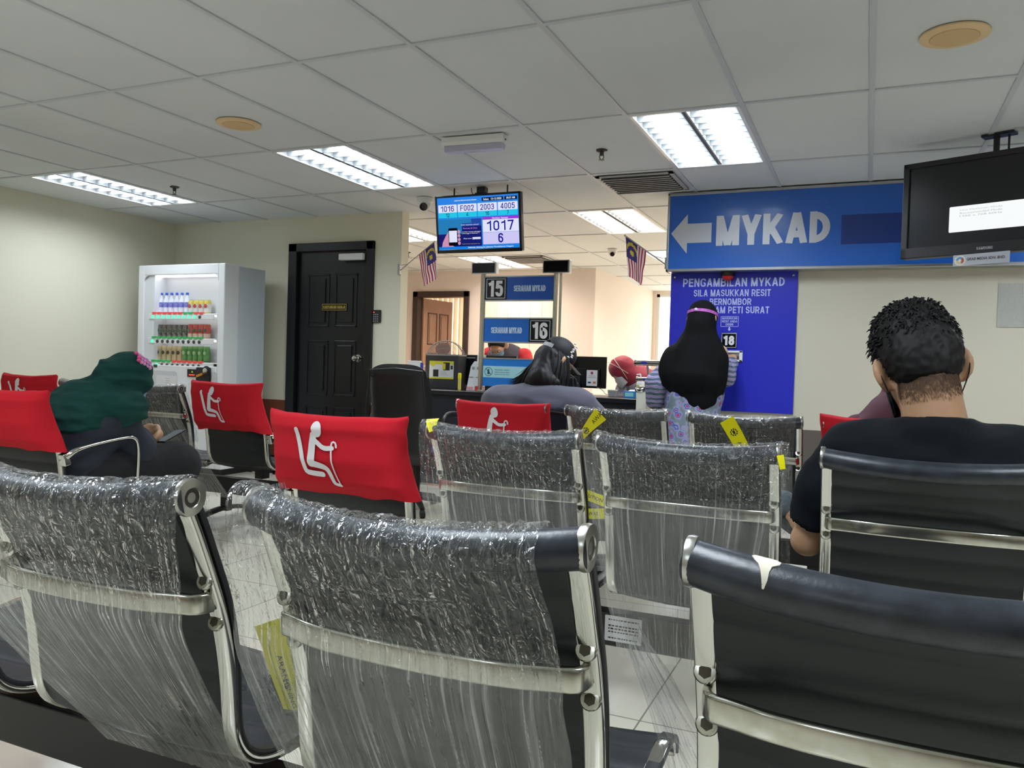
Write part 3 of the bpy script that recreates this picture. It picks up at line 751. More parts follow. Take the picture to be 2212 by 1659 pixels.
    stroke([(455, 812), (500, 818), (560, 832), (580, 850), (595, 910), (608, 945), (650, 948)], 46, 22)   # leg
    stroke([(655, 694), (654, 668), (638, 658), (622, 668), (618, 720), (618, 800), (628, 880), (645, 930), (658, 950)], 13, 9)   # cane
    build('pictogram', g, M['print_white'], t, 40)
    return t
red_cover('red seat cover with a white priority-seat figure, nearest one, left of centre', -1.63, Y2, 1, True, -.02, .757, 1.2, 1.0, .893)
red_cover('red seat cover in front of the man in the cap, figure half hidden', -1.715, Y3, 2, True, -.01, .745, .2, 1.0, .886, False)
red_cover('red seat cover right of the vending machine with the full white figure', -3.60, YL3, 3, True, -.035, .775, 1.3, 1.0, .918)
red_cover('red seat cover far left, standing behind the other left one, with part of a figure', -5.41, YL3, 4, True, .0, .765, .9, 1.0, .905)
red_cover('red seat cover at the left edge beside the green headscarf, no figure in view', -3.635, YL2, 5, True, -.16, .765, 1.0, 1.0, .895)
red_cover('red seat cover half hidden behind the shoulder of the man in the black T-shirt', .085, Y3, 6, False, flare=.3, ZT=.897)

# ------------------------------------------------------------------ clear film
def film_mat():
    m = bpy.data.materials.new('clear_film'); m.use_nodes = True; nt = m.node_tree; nt.nodes.remove(nt.nodes['Principled BSDF'])
    uv = nd(nt, 'ShaderNodeUVMap')
    def nois(sx, sy, det=3, dist=0):
        mp = nd(nt, 'ShaderNodeMapping'); mp.inputs['Scale'].default_value = (sx, sy, 1); nt.links.new(uv.outputs[0], mp.inputs[0])
        n = nd(nt, 'ShaderNodeTexNoise'); n.inputs['Scale'].default_value = 1; n.inputs['Detail'].default_value = det; n.inputs['Distortion'].default_value = dist; nt.links.new(mp.outputs[0], n.inputs[0]); return n.outputs[0]
    def rng_(src, a, b, c, d):
        r = nd(nt, 'ShaderNodeMapRange'); r.inputs[1].default_value = a; r.inputs[2].default_value = b; r.inputs[3].default_value = c; r.inputs[4].default_value = d; nt.links.new(src, r.inputs[0]); return r.outputs[0]
    def mth(op, a, b):
        n = nd(nt, 'ShaderNodeMath', operation=op); n.use_clamp = False
        for i, q in enumerate((a, b)):
            if isinstance(q, (int, float)): n.inputs[i].default_value = q
            else: nt.links.new(q, n.inputs[i])
        return n.outputs[0]
    sep = nd(nt, 'ShaderNodeSeparateXYZ'); nt.links.new(uv.outputs[0], sep.inputs[0])
    low = rng_(sep.outputs[1], .585, .64, 0, 1)            # stretched plain part under the brace
    streak = rng_(nois(60, 2.0, 3), .56, .74, 0, .5)
    broad = rng_(nois(9, 1.2, 2), .35, .75, .0, .10)
    veil = mth('ADD', rng_(low, 0, 1, .012, .055), mth('MULTIPLY', broad, low))
    crease = mth('MULTIPLY', rng_(mth('ABSOLUTE', mth('SUBTRACT', nois(22, 24, 2, 1.6), .5), 0), .0, .018, .34, 0), mth('MULTIPLY', rng_(low, 0, 1, 1, .15), rng_(nois(5, 9, 2), .42, .62, .06, 1)))
    milk = mth('ADD', mth('ADD', veil, crease), mth('MULTIPLY', streak, rng_(low, 0, 1, .35, .75)))
    crinkle = mth('MULTIPLY', nois(34, 40, 2, 1.2), rng_(low, 0, 1, 1.0, .10))
    fold = mth('MULTIPLY', nois(38, 2.4, 3), rng_(low, 0, 1, .8, 1.2))
    bp = nd(nt, 'ShaderNodeBump'); bp.inputs['Strength'].default_value = 1.0; bp.inputs['Distance'].default_value = .024; nt.links.new(mth('ADD', crinkle, fold), bp.inputs['Height'])
    tr = nd(nt, 'ShaderNodeBsdfTransparent'); tr.inputs[0].default_value = (.97, .98, .975, 1)
    df = nd(nt, 'ShaderNodeBsdfDiffuse'); df.inputs[0].default_value = (.82, .84, .83, 1)
    gl = nd(nt, 'ShaderNodeBsdfGlossy'); gl.inputs['Roughness'].default_value = .07; nt.links.new(bp.outputs[0], gl.inputs['Normal'])
    m1 = nd(nt, 'ShaderNodeMixShader'); nt.links.new(milk, m1.inputs[0]); nt.links.new(tr.outputs[0], m1.inputs[1]); nt.links.new(df.outputs[0], m1.inputs[2])
    fr = nd(nt, 'ShaderNodeLayerWeight'); fr.inputs[0].default_value = .5; nt.links.new(bp.outputs[0], fr.inputs['Normal'])
    m2 = nd(nt, 'ShaderNodeMixShader'); nt.links.new(mth('ADD', mth('MULTIPLY', mth('POWER', fr.outputs['Facing'], 5.0), .75), .075), m2.inputs[0]); nt.links.new(m1.outputs[0], m2.inputs[1]); nt.links.new(gl.outputs[0], m2.inputs[2])
    nt.links.new(m2.outputs[0], nt.nodes['Material Output'].inputs[0]); return m
M['film'] = film_mat()
def ridge(v): return 1-abs(v)*2.2
def film(label, x, y, seed, top=(-.262, .262), brace=(-.26, .26), bottom=(-.25, .25, .13, .37), front=.52, nu=110, nv=120, amp=1.0):
    """sheet laid up the front of the back, over the roll, down over the brace and pulled under the seat"""
    t = None
    bl, br, by, bz = bottom
    path = []   # (y, z, roll weight, left, right, crumple)
    fz = np.linspace(front, .848, 14)
    for z in fz: path.append((prof_y(z)+.020, z, min(1, max(0, (z-.42)/.45))*.75, *top, .5))
    for a in np.linspace(10, 190, 14): path.append((.004+math.cos(R(a))*(ROLL_R+.0035), ROLL_Z+math.sin(R(a))*(ROLL_R+.0035), 1, *top, .5))
    for k in np.linspace(.12, 1, 12):
        z = lerp(.858, .711, k); path.append((lerp(-.0255, -.014, k), z, lerp(1, 0, k), lerp(top[0], brace[0], k), lerp(top[1], brace[1], k), 1.0))
    for z in (.694, .677): path.append((-.0155, z, 0, *brace, .25))
    for k in np.linspace(.05, 1, 18): path.append((lerp(-.014, by, k**1.15), lerp(.671, bz, k), 0, lerp(brace[0], bl, k), lerp(brace[1], br, k), .15))
    A = np.array(path); d = np.r_[0, np.cumsum(np.hypot(np.diff(A[:, 0]), np.diff(A[:, 1])))]; tt = np.linspace(0, d[-1], nv)
    Q = np.stack([np.interp(tt, d, A[:, k]) for k in range(6)], 1)
    T = np.gradient(Q[:, :2], axis=0); T /= np.linalg.norm(T, axis=1)[:, None]; N = np.stack([T[:, 1], -T[:, 0]], 1)
    rows = []; uv = []
    sd = seed*7.31
    for i in range(nu):
        u = i/(nu-1); col = []
        for j in range(nv):
            yy, zz, wr, xl, xr, cr = Q[j]; xx = lerp(xl, xr, u); s = tt[j]
            ed = min(1, min(u, 1-u)*10)
            h = .0025+amp*(.0042*cr*max(0, ridge(nz(u*13+sd, s*10+u*4, seed)))**3+.0026*(.35+cr)*max(0, ridge(nz(u*34+sd, s*4-u*3, seed+5)))**3+.0016*ridge(nz(u*70+sd, s*3, 3))*(.4+cr)) if True else 0
            yb = yy-bow(xx)*wr
            # edges fold in around the rails
            fold = max(0, abs(xx)-.25)
            col.append((xx+.004*nz(s*12, seed*3.1+u)*(1-ed), yb+N[j, 0]*-h*-1*0+(-h if False else 0)+N[j, 0]*h*1.0, zz-sag(xx)*min(1, wr*1.3)*(1 if zz > .8 else 0)+N[j, 1]*h)); uv.append((u, s))
        rows.append(col)
    mb = MB(); mb.grid(rows); mb.uv = uv
    me = build('plastic_film', mb, M['film'], None, 180)
    # make the displacement point outwards
    me.location = (x, y, 0)
    return tag(me, label, 'plastic film', 'clear film wrapped round chairs')
film('clear film stretched over the lower left front-row chair', -1.175, Y1, 1, (-.262, .258), (-.27, .262), (-.10, .27, .16, .36), amp=1.25)
film('clear film stretched over the nearest front-row chair, ending short of its right roll end', -.545, Y1, 2, (-.285, .205), (-.27, .235), (-.24, .235, .14, .34), amp=1.25)
film('clear film on the middle-row chair next to the red cover', -1.015, Y2, 3, (-.275, .27), (-.265, .262), (-.26, .26, .12, .36))
film('clear film hanging to the beam on the middle-row chair left of the man in black', -.455, Y2, 4, (-.262, .275), (-.26, .262), (-.24, .15, .26, .16))
film('clear film on the back-row chair before the counter', -1.11, Y3, 5, (-.225, .262), (-.25, .262), (-.25, .26, .12, .38), nu=80, nv=90)
film('clear film on the back-row chair before the deep blue panel', -.505, Y3, 6, (-.262, .225), (-.262, .22), (-.25, .22, .12, .38), nu=80, nv=90)
film('clear film on the chair left of the green headscarf', -4.82, YL3, 7, nu=70, nv=80)
film('clear film on the chair right of the green headscarf, trailing off to the right', -4.22, YL3, 8, (-.262, .27), (-.262, .28), (-.2, .46, .24, .16), nu=70, nv=80)
# loose sheet hanging beside the middle chair
def loose(label, pts_top, pts_bot, seed, nu=30, nv=40):
    rows = []; uv = []
    for i in range(nu):
        u = i/(nu-1); a = lerp(V3(pts_top[0]), V3(pts_top[1]), u); b = lerp(V3(pts_bot[0]), V3(pts_bot[1]), u); col = []
        for j in range(nv):
            v = j/(nv-1); p = lerp(a, b, v); k = .012*math.sin(math.pi*v)
            col.append((p[0]+k*nz(u*6, v*2, seed), p[1]+2*k*nz(u*9+seed, v*2)+.006*nz(u*22, v*3, seed), p[2])); uv.append((u*.5, .66+v*.4))
        rows.append(col)
    mb = MB(); mb.grid(rows); mb.uv = uv
    return tag(build('plastic_film', mb, M['film'], None, 180), label, 'plastic film', 'clear film wrapped round chairs')
loose('loose end of film hanging in the gap between the two wrapped middle-row chairs', ((-.80, Y2+.0, .87), (-.775, Y2+.03, .885)), ((-.80, Y2+.22, .42), (-.70, Y2+.26, .44)), 3)
loose('loose end of film hanging right of the nearest chair, by its seat edge', ((-.27, Y1+.10, .72), (-.265, Y1+.14, .74)), ((-.25, Y1+.42, .33), (-.20, Y1+.50, .40)), 5)
loose('sheet of film hanging between the two wrapped front-row chairs', ((-.79, Y1+.012, .895), (-.77, Y1+.03, .90)), ((-.80, Y1+.18, .36), (-.745, Y1+.22, .38)), 8)

# ------------------------------------------------------------------ yellow caution tape
def tape(label, pts, w0, w1=None, up=(0, 0, 1), txt=None, tt=.5, n=40, crest=None):
    q = smooth_path(pts, n, 2); P, T = frames(q); up = V3(up); F, B = [], []
    Wd = [lerp(w0, w1 if w1 else w0, i/(n-1)) for i in range(n)]; ax = []
    for p, t, w_ in zip(P, T, Wd):
        s = up-t*np.dot(up, t); s /= np.linalg.norm(s)+1e-9; nn = np.cross(t, s); ax.append((p, t, s, nn))
        F.append([p+s*w_*k for k in (-.5, -.17, .17, .5)]); B.append([p+s*w_*k+nn*.0012 for k in (-.5, -.17, .17, .5)])
    c = V3(q[n//2]); F = [[a-c for a in r] for r in F]; B = [[a-c for a in r] for r in B]
    t = thing('caution_tape', label, 'tape', tuple(c), 0, 'yellow caution tapes'); mb = MB(); mb.slab(F, B); build('strip', mb, M['yellow_tape'], t, 60)
    for body, pos, hh, sg in (txt or ()):
        p, tv, s, nn = ax[int(pos*(n-1))]; p = p-c
        off = nn*(.0018 if np.dot(nn, V3((0, -1, .3))) > 0 else -.0008)
        N = np.cross(tv*sg, s*sg)
        text('lettering', body, 0, 0, 0, hh, None, M['ink'], t, 0, .0003, U=tv*sg, Vv=s*sg, O=p+off)
    if crest is not None:
        p, tv, s, nn = ax[int(crest*(n-1))]; p = p-c; off = nn*(.0018 if np.dot(nn, V3((0, -1, .3))) > 0 else -.0008); g = MB()
        for k in range(9):
            a = 2*math.pi*k/9; q2 = p+off+(tv*math.cos(a)+s*math.sin(a))*.014; g.obox(q2, tv*.0035, s*.0028, nn*.0003)
        g.obox(p+off, tv*.008, s*.005, nn*.0003); build('crest', g, M['ink'], t, 0)
    return t
zt = ROLL_Z+ROLL_R+.007
tape('yellow tape narrowing to a knot on the wrapped chair before the counter', [(-1.152, Y3-.091, .862), (-1.22, Y3-.074, .79), (-1.295, Y3-.05, .69)], .075, .012, (.8, 0, -.5), [('AWAS', .12, .02, -1)], crest=.52)
tape('broad yellow tape slanting down the wrapped chair before the deep blue panel', [(-.567, Y3-.088, .868), (-.52, Y3-.078, .79), (-.475, Y3-.062, .70)], .066, .06, (.9, 0, .4), [('AWAS', .75, .016, 1)], crest=.35)
tape('scrap of yellow tape over the left roll end of a wrapped middle-row chair', [(-1.262, Y2+.012, .901), (-1.25, Y2-.018, .892), (-1.232, Y2-.036, .868)], .04, .028, (1, 0, 0))
tape('scrap of yellow tape at the roll end just left of the man in black', [(-.200, Y2-.034, .868), (-.196, Y2-.036, .852), (-.192, Y2-.036, .832)], .018, .014, (1, 0, 0))
tape('upper yellow tape crossing the gap between the two wrapped middle-row chairs', [(-1.05, 2.58, .70), (-.84, 2.60, .64), (-.62, 2.62, .58)], .035, .035, (0, 0, 1), [('CAUTION', .5, .012, 1)])
tape('lower yellow tape crossing the gap between the two wrapped middle-row chairs', [(-1.05, 2.62, .555), (-.84, 2.60, .584), (-.62, 2.58, .61)], .035, .035, (0, 0, 1), [('AWAS', .5, .012, 1)])
tape('wide yellow tape slanting down behind the gap between the two wrapped front-row chairs', [(-1.07, 1.26, .555), (-1.055, 1.26, .52), (-1.03, 1.26, .45), (-.985, 1.26, .36), (-.97, 1.26, .33)], .085, .05, (.9, 0, .4), [('ARANG', .42, .014, 1), ('MENING', .60, .011, 1)])
tape('level yellow tape low in the gap between the two wrapped front-row chairs', [(-1.2, 1.24, .325), (-1.02, 1.24, .342), (-.85, 1.24, .36)], .032, .032, (0, 0, 1), [('15 VA', .5, .013, 1)])
tape('short yellow tape on the floor side behind the torn roll, beside the seated man', [(-.30, Y2+.35, .27), (-.18, Y2+.33, .262), (-.09, Y2+.33, .25)], .03, .012, (0, .3, 1))
# ================================================================== SIGNS AND SCREENS
# long blue overhead sign box
SX0, SX1, SZ0, SZ1, SY = -1.44, 2.6, 1.83, 2.425, 6.08
t = thing('overhead_sign', 'long blue overhead sign with a silver left arrow and the word MYKAD', 'sign', ((SX0+SX1)/2, YB, (SZ0+SZ1)/2)); hw, hh = (SX1-SX0)/2, (SZ1-SZ0)/2; fy = SY-YB
X = lambda x: x-(SX0+SX1)/2
Zs = lambda z: z-(SZ0+SZ1)/2
p = MB(); p.box(-hw+.012, hw-.012, fy, -.001, -hh+.012, hh-.012); build('sign_face', p, mat('sign_blue_face', '#1b62c2', .32, coat=.3), t, 0)
p = MB()
for a in ((-hw, hw, -hh, -hh+.022), (-hw, hw, hh-.022, hh), (-hw, -hw+.018, -hh, hh), (hw-.018, hw, -hh, hh)): p.box(a[0], a[1], fy-.008, -.002, a[2], a[3])
build('frame', p, M['alu'], t, 0, .004)
ar = [(-1.408, 2.12), (-1.285, 2.262), (-1.285, 2.19), (-1.105, 2.19), (-1.105, 2.045), (-1.285, 2.045), (-1.285, 1.965)]
p = MB(); panel(p, [(X(a), Zs(b)) for a, b in ar][::-1], fy-.002, .002); build('arrow', p, M['silver'], t, 0)
sign_text('lettering', 'MYKAD', X(-.675), Zs(2.128), fy, .222, .79, M['silver'], t, .25, .002, .07)
p = MB(); panel(p, rrect(X(-.207), X(.62), Zs(2.0), Zs(2.205), .004), fy-.0015, .0015); build('masked_strip', p, mat('darker_blue_strip', '#1b3a86', .35), t, 0)

# deep blue pick-up panel
PX0, PX1, PZ0, PZ1 = -1.42, -.49, .785, 1.829
t = thing('pickup_sign', 'deep blue wall panel with white lettering about MYKAD collection and a mail slot', 'sign', ((PX0+PX1)/2, YB, 1.2)); X = lambda x: x-(PX0+PX1)/2; Z_ = lambda z: z-1.2; fy = -.018
p = MB(); p.box(X(PX0), X(PX1), fy, -.001, Z_(PZ0), Z_(PZ1)); build('board', p, M['deep_blue'], t, 0, .002)
M['letter'] = mat('pale_blue_white_lettering', '#b9c4ea', .4)
for s, x, z, h, wd in (('PENGAMBILAN MYKAD', -.953, 1.756, .064, .745), ('SILA MASUKKAN RESIT', -.958, 1.676, .052, .565), ('BERNOMBOR', -.965, 1.61, .05, .305), ('DI DALAM PETI SURAT', -.962, 1.548, .052, .56)):
    sign_text('lettering', s, X(x), Z_(z), fy, h, wd, M['letter'], t, .19, .0015, .14)
p = MB()
for a in ((-1.03, -.9, 1.497, 1.5), (-1.03, -.9, 1.422, 1.425), (-1.03, -1.027, 1.422, 1.5), (-.903, -.9, 1.422, 1.5)): p.box(X(a[0]), X(a[1]), fy-.001, fy, Z_(a[2]), Z_(a[3]))
build('text_border', p, M['letter'], t, 0)
for s, z, wd in (('MASUKKAN', 1.485, .11), ('RESIT ANDA', 1.462, .112), ('DISINI', 1.439, .055)): sign_text('lettering', s, X(-.965), Z_(z), fy, .017, wd, M['letter'], t, .18, .001)
p = MB(); panel(p, [(X(-.965)+a, Z_(1.403)+b) for a, b in ((-.005, .016), (.005, .016), (.005, .002), (.013, .002), (0, -.014), (-.013, .002), (-.005, .002))][::-1], fy-.001, .001); build('arrow', p, M['letter'], t, 0)
p = MB()
for x, z in ((PX0+.03, PZ1-.03), (PX1-.03, PZ1-.03)): p.lathe([(.008, 0), (.008, .004), (.003, .006)], (X(x), fy, Z_(z)), (0, -1, 0), 14)
build('screw', p, M['chrome'], t)
np_ = thing('number_plate', 'black number plate 18 on the deep blue panel', 'sign', (-.963, YB-.018, 1.318))
p = MB(); p.box(-.057, .057, -.008, 0, -.058, .058); build('plate', p, M['gloss_black'], np_, 0, .003)
p = MB()
for a in ((-.055, .055, .05, .054), (-.055, .055, -.054, -.05), (-.055, -.051, -.054, .054), (.051, .055, -.054, .054)): p.box(a[0], a[1], -.009, -.008, a[2], a[3])
build('border', p, M['silver'], np_, 0); sign_text('number', '18', 0, 0, -.008, .072, .078, M['print_white'], np_, .24)
ms = thing('mail_slot', 'white framed mail slot in the deep blue panel below number 18', 'mail slot', (-.945, YB-.018, 1.20))
p = MB()
for a in ((-.085, .085, .026, .042), (-.085, .085, -.042, -.026), (-.085, -.06, -.042, .042), (.06, .085, -.042, .042)): p.box(a[0], a[1], -.012, 0, a[2], a[3])
build('frame', p, M['white'], ms, 0, .003); p = MB(); p.box(-.06, .06, -.003, 0, -.026, .026); build('slot', p, M['dark_grey'], ms, 0)
p = MB(); p.box(-.058, .058, -.007, -.003, .0, .022); build('flap', p, M['alu'], ms, 0)
t = thing('warning_lamp', 'small red half-round lamp peeking out below the blue sign over the lettering', 'lamp', (-.985, YB-.05, 1.80))
p = MB(); p.lathe([(.052, .035), (.052, .0), (.046, -.002)], n=28); build('housing', p, M['gloss_black'], t)
p = MB(); p.ell((0, 0, 0), (.043, .043, .036), 24, 12); build('lens', p, mat('red_lens', '#c8201c', .2), t)
# plastic pocket on the right wall
t = thing('document_pocket', 'clear plastic document pocket on the wall at the right edge', 'document holder', (.91, YB, 1.58)); p = MB()
rows = [[(lerp(-.135, .135, i/14), -.006-.006*abs(nz(i*.5, j*.6, 2)), lerp(-.145, .145, j/14)) for j in range(15)] for i in range(15)]
p.grid(rows); p.uv = [(i/14*.4, j/14*.4) for i in range(15) for j in range(15)]; build('sleeve', p, M['film'], t, 180)
p = MB(); p.box(-.135, .135, -.005, -.001, -.145, .145); build('backing', p, mat('frosted_sheet', '#bdbcb6', .35), t, 0)
p = MB(); p.lathe([(.004, 0), (.005, .004), (.0, .008)], (.02, -.006, .135), (0, -1, 0), 10); build('pin', p, M['alu'], t)

# ---- hanging queue display
def em(n, c, s=1.0): return glow(n, c, s)
t = thing('queue_display', 'hanging queue display showing ticket 1017 for counter 6', 'television', (-2.742, 5.45, CEIL)); tilt = R(9)
cz = -.283; W2, H2 = .358, .218
def TVo(o):
    n = len(o.data.vertices); c = np.empty(n*3); o.data.vertices.foreach_get('co', c); c = c.reshape(n, 3); y, z = c[:, 1].copy(), c[:, 2].copy()
    c[:, 1] = y*math.cos(tilt)-z*math.sin(tilt); c[:, 2] = cz+z*math.cos(tilt)+y*math.sin(tilt); o.data.vertices.foreach_set('co', c.ravel()); o.data.update(); return o
TVo(build('housing', MB().box(-W2, W2, 0, .05, -H2, H2), M['gloss_black'], t, 0, .006))
bz = MB(); e = .016
for a in ((-W2, W2, H2-e, H2), (-W2, W2, -H2, -H2+e+.012), (-W2, -W2+e, -H2, H2), (W2-e, W2, -H2, H2)): bz.box(a[0], a[1], -.006, .001, a[2], a[3])
TVo(build('bezel', bz, M['gloss_black'], t, 0, .002))
sx0, sx1, sz0, sz1 = -W2+e, W2-e, -H2+e+.012, H2-e
U_ = lambda u: lerp(sx0, sx1, u)
V_ = lambda v: lerp(sz1, sz0, v)
scr = MB(); cols = [em('screen_blue', '#2f86e8', .95), em('screen_white', '#dfe2fb', 1), em('screen_cyan', '#27c6e6', 1), em('screen_lilac', '#cdc7f4', 1), em('screen_purple', '#9a3fe0', .9), em('screen_navy', '#1b2178', .8), em('screen_ticker', '#1784e6', .95), em('screen_dark', '#16204a', .6), em('screen_teal', '#2a86c4', .85), em('screen_pink', '#dc9dbb', .85), em('screen_black', '#10121f', .4), em('screen_mid', '#2b51ae', .85)]
def sq(u0, u1, v0, v1, mi, lay=1, r=0):
    y = -.0004*lay
    if r: panel(scr, rrect(U_(u0), U_(u1), V_(v1), V_(v0), r, 3), y, .0003, mi)
    else: scr.quad((U_(u0), y, V_(v1)), (U_(u1), y, V_(v1)), (U_(u1), y, V_(v0)), (U_(u0), y, V_(v0)), mi)
sq(0, 1, 0, 1, 0)
sq(.56, .82, .035, .10, 7, 2); sq(.835, .985, .035, .10, 7, 2)
for i in range(4):
    a = .012+i*.247; sq(a, a+.235, .135, .285, 1, 2, .003); sq(a, a+.235, .285, .385, 2, 3)
sq(0, .545, .42, .945, 5, 2); sq(0, .545, .42, .56, 11, 3); sq(0, .30, .42, .70, 8, 4); sq(.30, .42, .42, .50, 8, 4)
sq(.56, .995, .40, .455, 4, 2); sq(.56, .995, .455, .69, 1, 2); sq(.56, .995, .695, .92, 3, 2, .003); sq(0, 1, .945, 1, 6, 3)
# hand holding a phone
ph = [(.04, .945), (.05, .86), (.09, .74), (.125, .66), (.15, .68), (.15, .90), (.20, .945)]
panel(scr, [(U_(a), V_(b)) for a, b in ph], -.0024, .0003, 9)
for b in (.66, .735, .81, .88): panel(scr, disc(U_(.262), V_(b), .012, 14, 1.1), -.0024, .0003, 9)
panel(scr, rrect(U_(.128), U_(.245), V_(.925), V_(.585), .008, 4), -.0028, .0003, 10); panel(scr, rrect(U_(.136), U_(.237), V_(.86), V_(.635), .001, 2), -.0032, .0003, 1)
sq(.43, .53, .775, .815, 1, 5)
TVo(build('screen', scr, cols, t, 0))
ink_b = em('screen_ink_blue', '#1f1fa8', .7); ink_w = em('screen_ink_white', '#f2f4ff', 1); ink_d = em('screen_ink_dark', '#1a3a6a', .5); ink_p = em('screen_ink_pink', '#c78be8', .9); ink_y = em('screen_ink_yellow', '#d9c66a', .9)
def st(s, u, v, h, wd, m, b=.0): TVo(text('lettering', s, U_(u), V_(v), -.0036, h, wd, m, t, b, .0003))
for i, (a, b) in enumerate((('1016', '12'), ('F002', '4'), ('2003', '16'), ('4005', '7'))): TVo(sign_text('lettering', a, U_(.13+i*.247), V_(.213), -.0036, .042, .115, ink_b, t, .14, .0003, .16)); TVo(sign_text('lettering', b, U_(.13+i*.247), V_(.335), -.0036, .028, None, ink_d, t, .13, .0003, .16))
TVo(sign_text('lettering', '1017', U_(.777), V_(.572), -.0036, .074, .22, ink_b, t, .15, .0003, .2)); TVo(sign_text('lettering', '6', U_(.777), V_(.807), -.0036, .07, None, ink_b, t, .16, .0003)); st('Nombor Semasa', .775, .43, .014, .13, ink_w)
st('JABATAN PENDAFTARAN NEGARA', .36, .07, .011, .19, ink_w, .01); st('Selasa   15-12-2020', .69, .068, .015, .15, ink_w, .01); st('09:37 AM', .91, .068, .015, .07, ink_w, .01)
st('Selamat datang ke Jabatan Pendaftaran Negara', .65, .972, .013, .38, ink_w, .01)
st('Sukar kepastian semasa?', .405, .535, .011, .15, ink_w); st('Hormat & Citra', .405, .60, .012, .12, ink_p); st('nombor semasa pelanggan', .42, .67, .01, .155, ink_w); st('menunggu di kaunter 1', .41, .70, .01, .145, ink_w); st('Muat turun', .37, .795, .009, .07, ink_w); st('http://www.jpn.gov.my', .41, .90, .007, .15, ink_y)
p = MB()
for a in (-.225, .225): p.tube([(a, .03, 0), (a, .03, cz+.19)], .006, 8)
build('hanging_rod', p, M['black_metal'], t)
p = MB(); p.box(-.05, .05, .03, .09, cz+.19, cz+.24); p.box(-.035, .035, .03, .09, cz+.22, 0); build('bracket', p, M['black_metal'], t, 0, .004)
p = MB(); p.tube(smooth_path([(-.09, .05, 0), (-.085, .05, -.04), (-.05, .055, -.07), (-.03, .06, cz+.2)], 20), .003, 6); build('cable', p, M['black_plastic'], t)

# ---- large television on the right, turned towards the room
ang = R(-23.5)
t = thing('television', 'large black television at the right edge with a white message box', 'television', (.155, 5.24, 2.048), ang)
# left edge of the set is the origin of its frame
p = MB(); p.box(0, .95, .0, .06, -.275, .275); p.box(.12, .83, .06, .10, -.2, .2); build('housing', p, M['black_plastic'], t, 0, .008)
p = MB()
for a in ((0, .95, .245, .275), (0, .95, -.275, -.215), (0, .035, -.275, .275), (.915, .95, -.275, .275)): p.box(a[0], a[1], -.016, .001, a[2], a[3])
build('bezel', p, M['black_plastic'], t, 0, .004)
p = MB(); p.box(.035, .915, -.003, 0, -.215, .245); build('screen', p, mat('dark_screen', '#191c20', .25), t, 0)
p = MB(); panel(p, rrect(.255, .72, -.145, -.002, .006), -.0045, .0015); build('message_box', p, em('message_white', '#f2f6f6', 1.05), t, 0)
fa = em('faint_grey_text', '#c9cfcf', .8)
for s, z in (('Not Optimum Mode', -.026), ('Recommended Mode', -.042), ('1360 x 768 60Hz', -.058)): text('lettering', s, .415, z, -.0046, .010, .21, fa, t, 0, .0004)
sign_text('brand_lettering', 'SAMSUNG', .445, -.247, -.016, .015, .08, mat('grey_lettering', '#9a9ca0', .4), t, .2, .0006)
p = MB(); p.tube([(.46, .06, .275), (.46, .06, CEIL-2.048)], .016, 12); p.tube([(.52, .06, .275), (.52, .06, CEIL-2.048)], .006, 8); p.box(.39, .55, .03, .10, CEIL-2.048-.012, CEIL-2.048); build('ceiling_mount', p, M['black_metal'], t, 0)
t2 = thing('sponsor_label', 'narrow printed label with a gear emblem stuck below the television', 'label', (.155, 5.24, 2.048), ang)
LX = .29; p = MB(); panel(p, [(LX, -.338), (LX+.28, -.333), (LX+.28, -.272), (LX, -.277)], -.018, .002); build('card', p, mat('label_card', '#aeb1ba', .4), t2, 0)
p = MB()
gear = [(LX+.035+(.026 if i % 2 else .030)*math.cos(2*math.pi*i/24), -.308+(.026 if i % 2 else .030)*math.sin(2*math.pi*i/24)) for i in range(24)]
panel(p, gear, -.0185, .0006, 0)
for i, mi in enumerate((1, 2, 3)):
    a0 = i*120-60; panel(p, [(LX+.035, -.308)]+[(LX+.035+.021*math.cos(R(a0+k*13)), -.308+.021*math.sin(R(a0+k*13))) for k in range(10)], -.019, .0006, mi)
panel(p, disc(LX+.035, -.308, .008, 14), -.0196, .0006, 0)
build('emblem', p, [mat('emblem_white', '#d8d8d4', .5), mat('emblem_red', '#a8553f', .5), mat('emblem_blue', '#5f8fc0', .5), mat('emblem_yellow', '#c9c48a', .5)], t2, 0)
text('lettering', 'GRAB MEDIA SDN. BHD.', LX+.165, -.303, -.018, .015, .19, M['ink'], t2, .015, .0005, italic=.1)

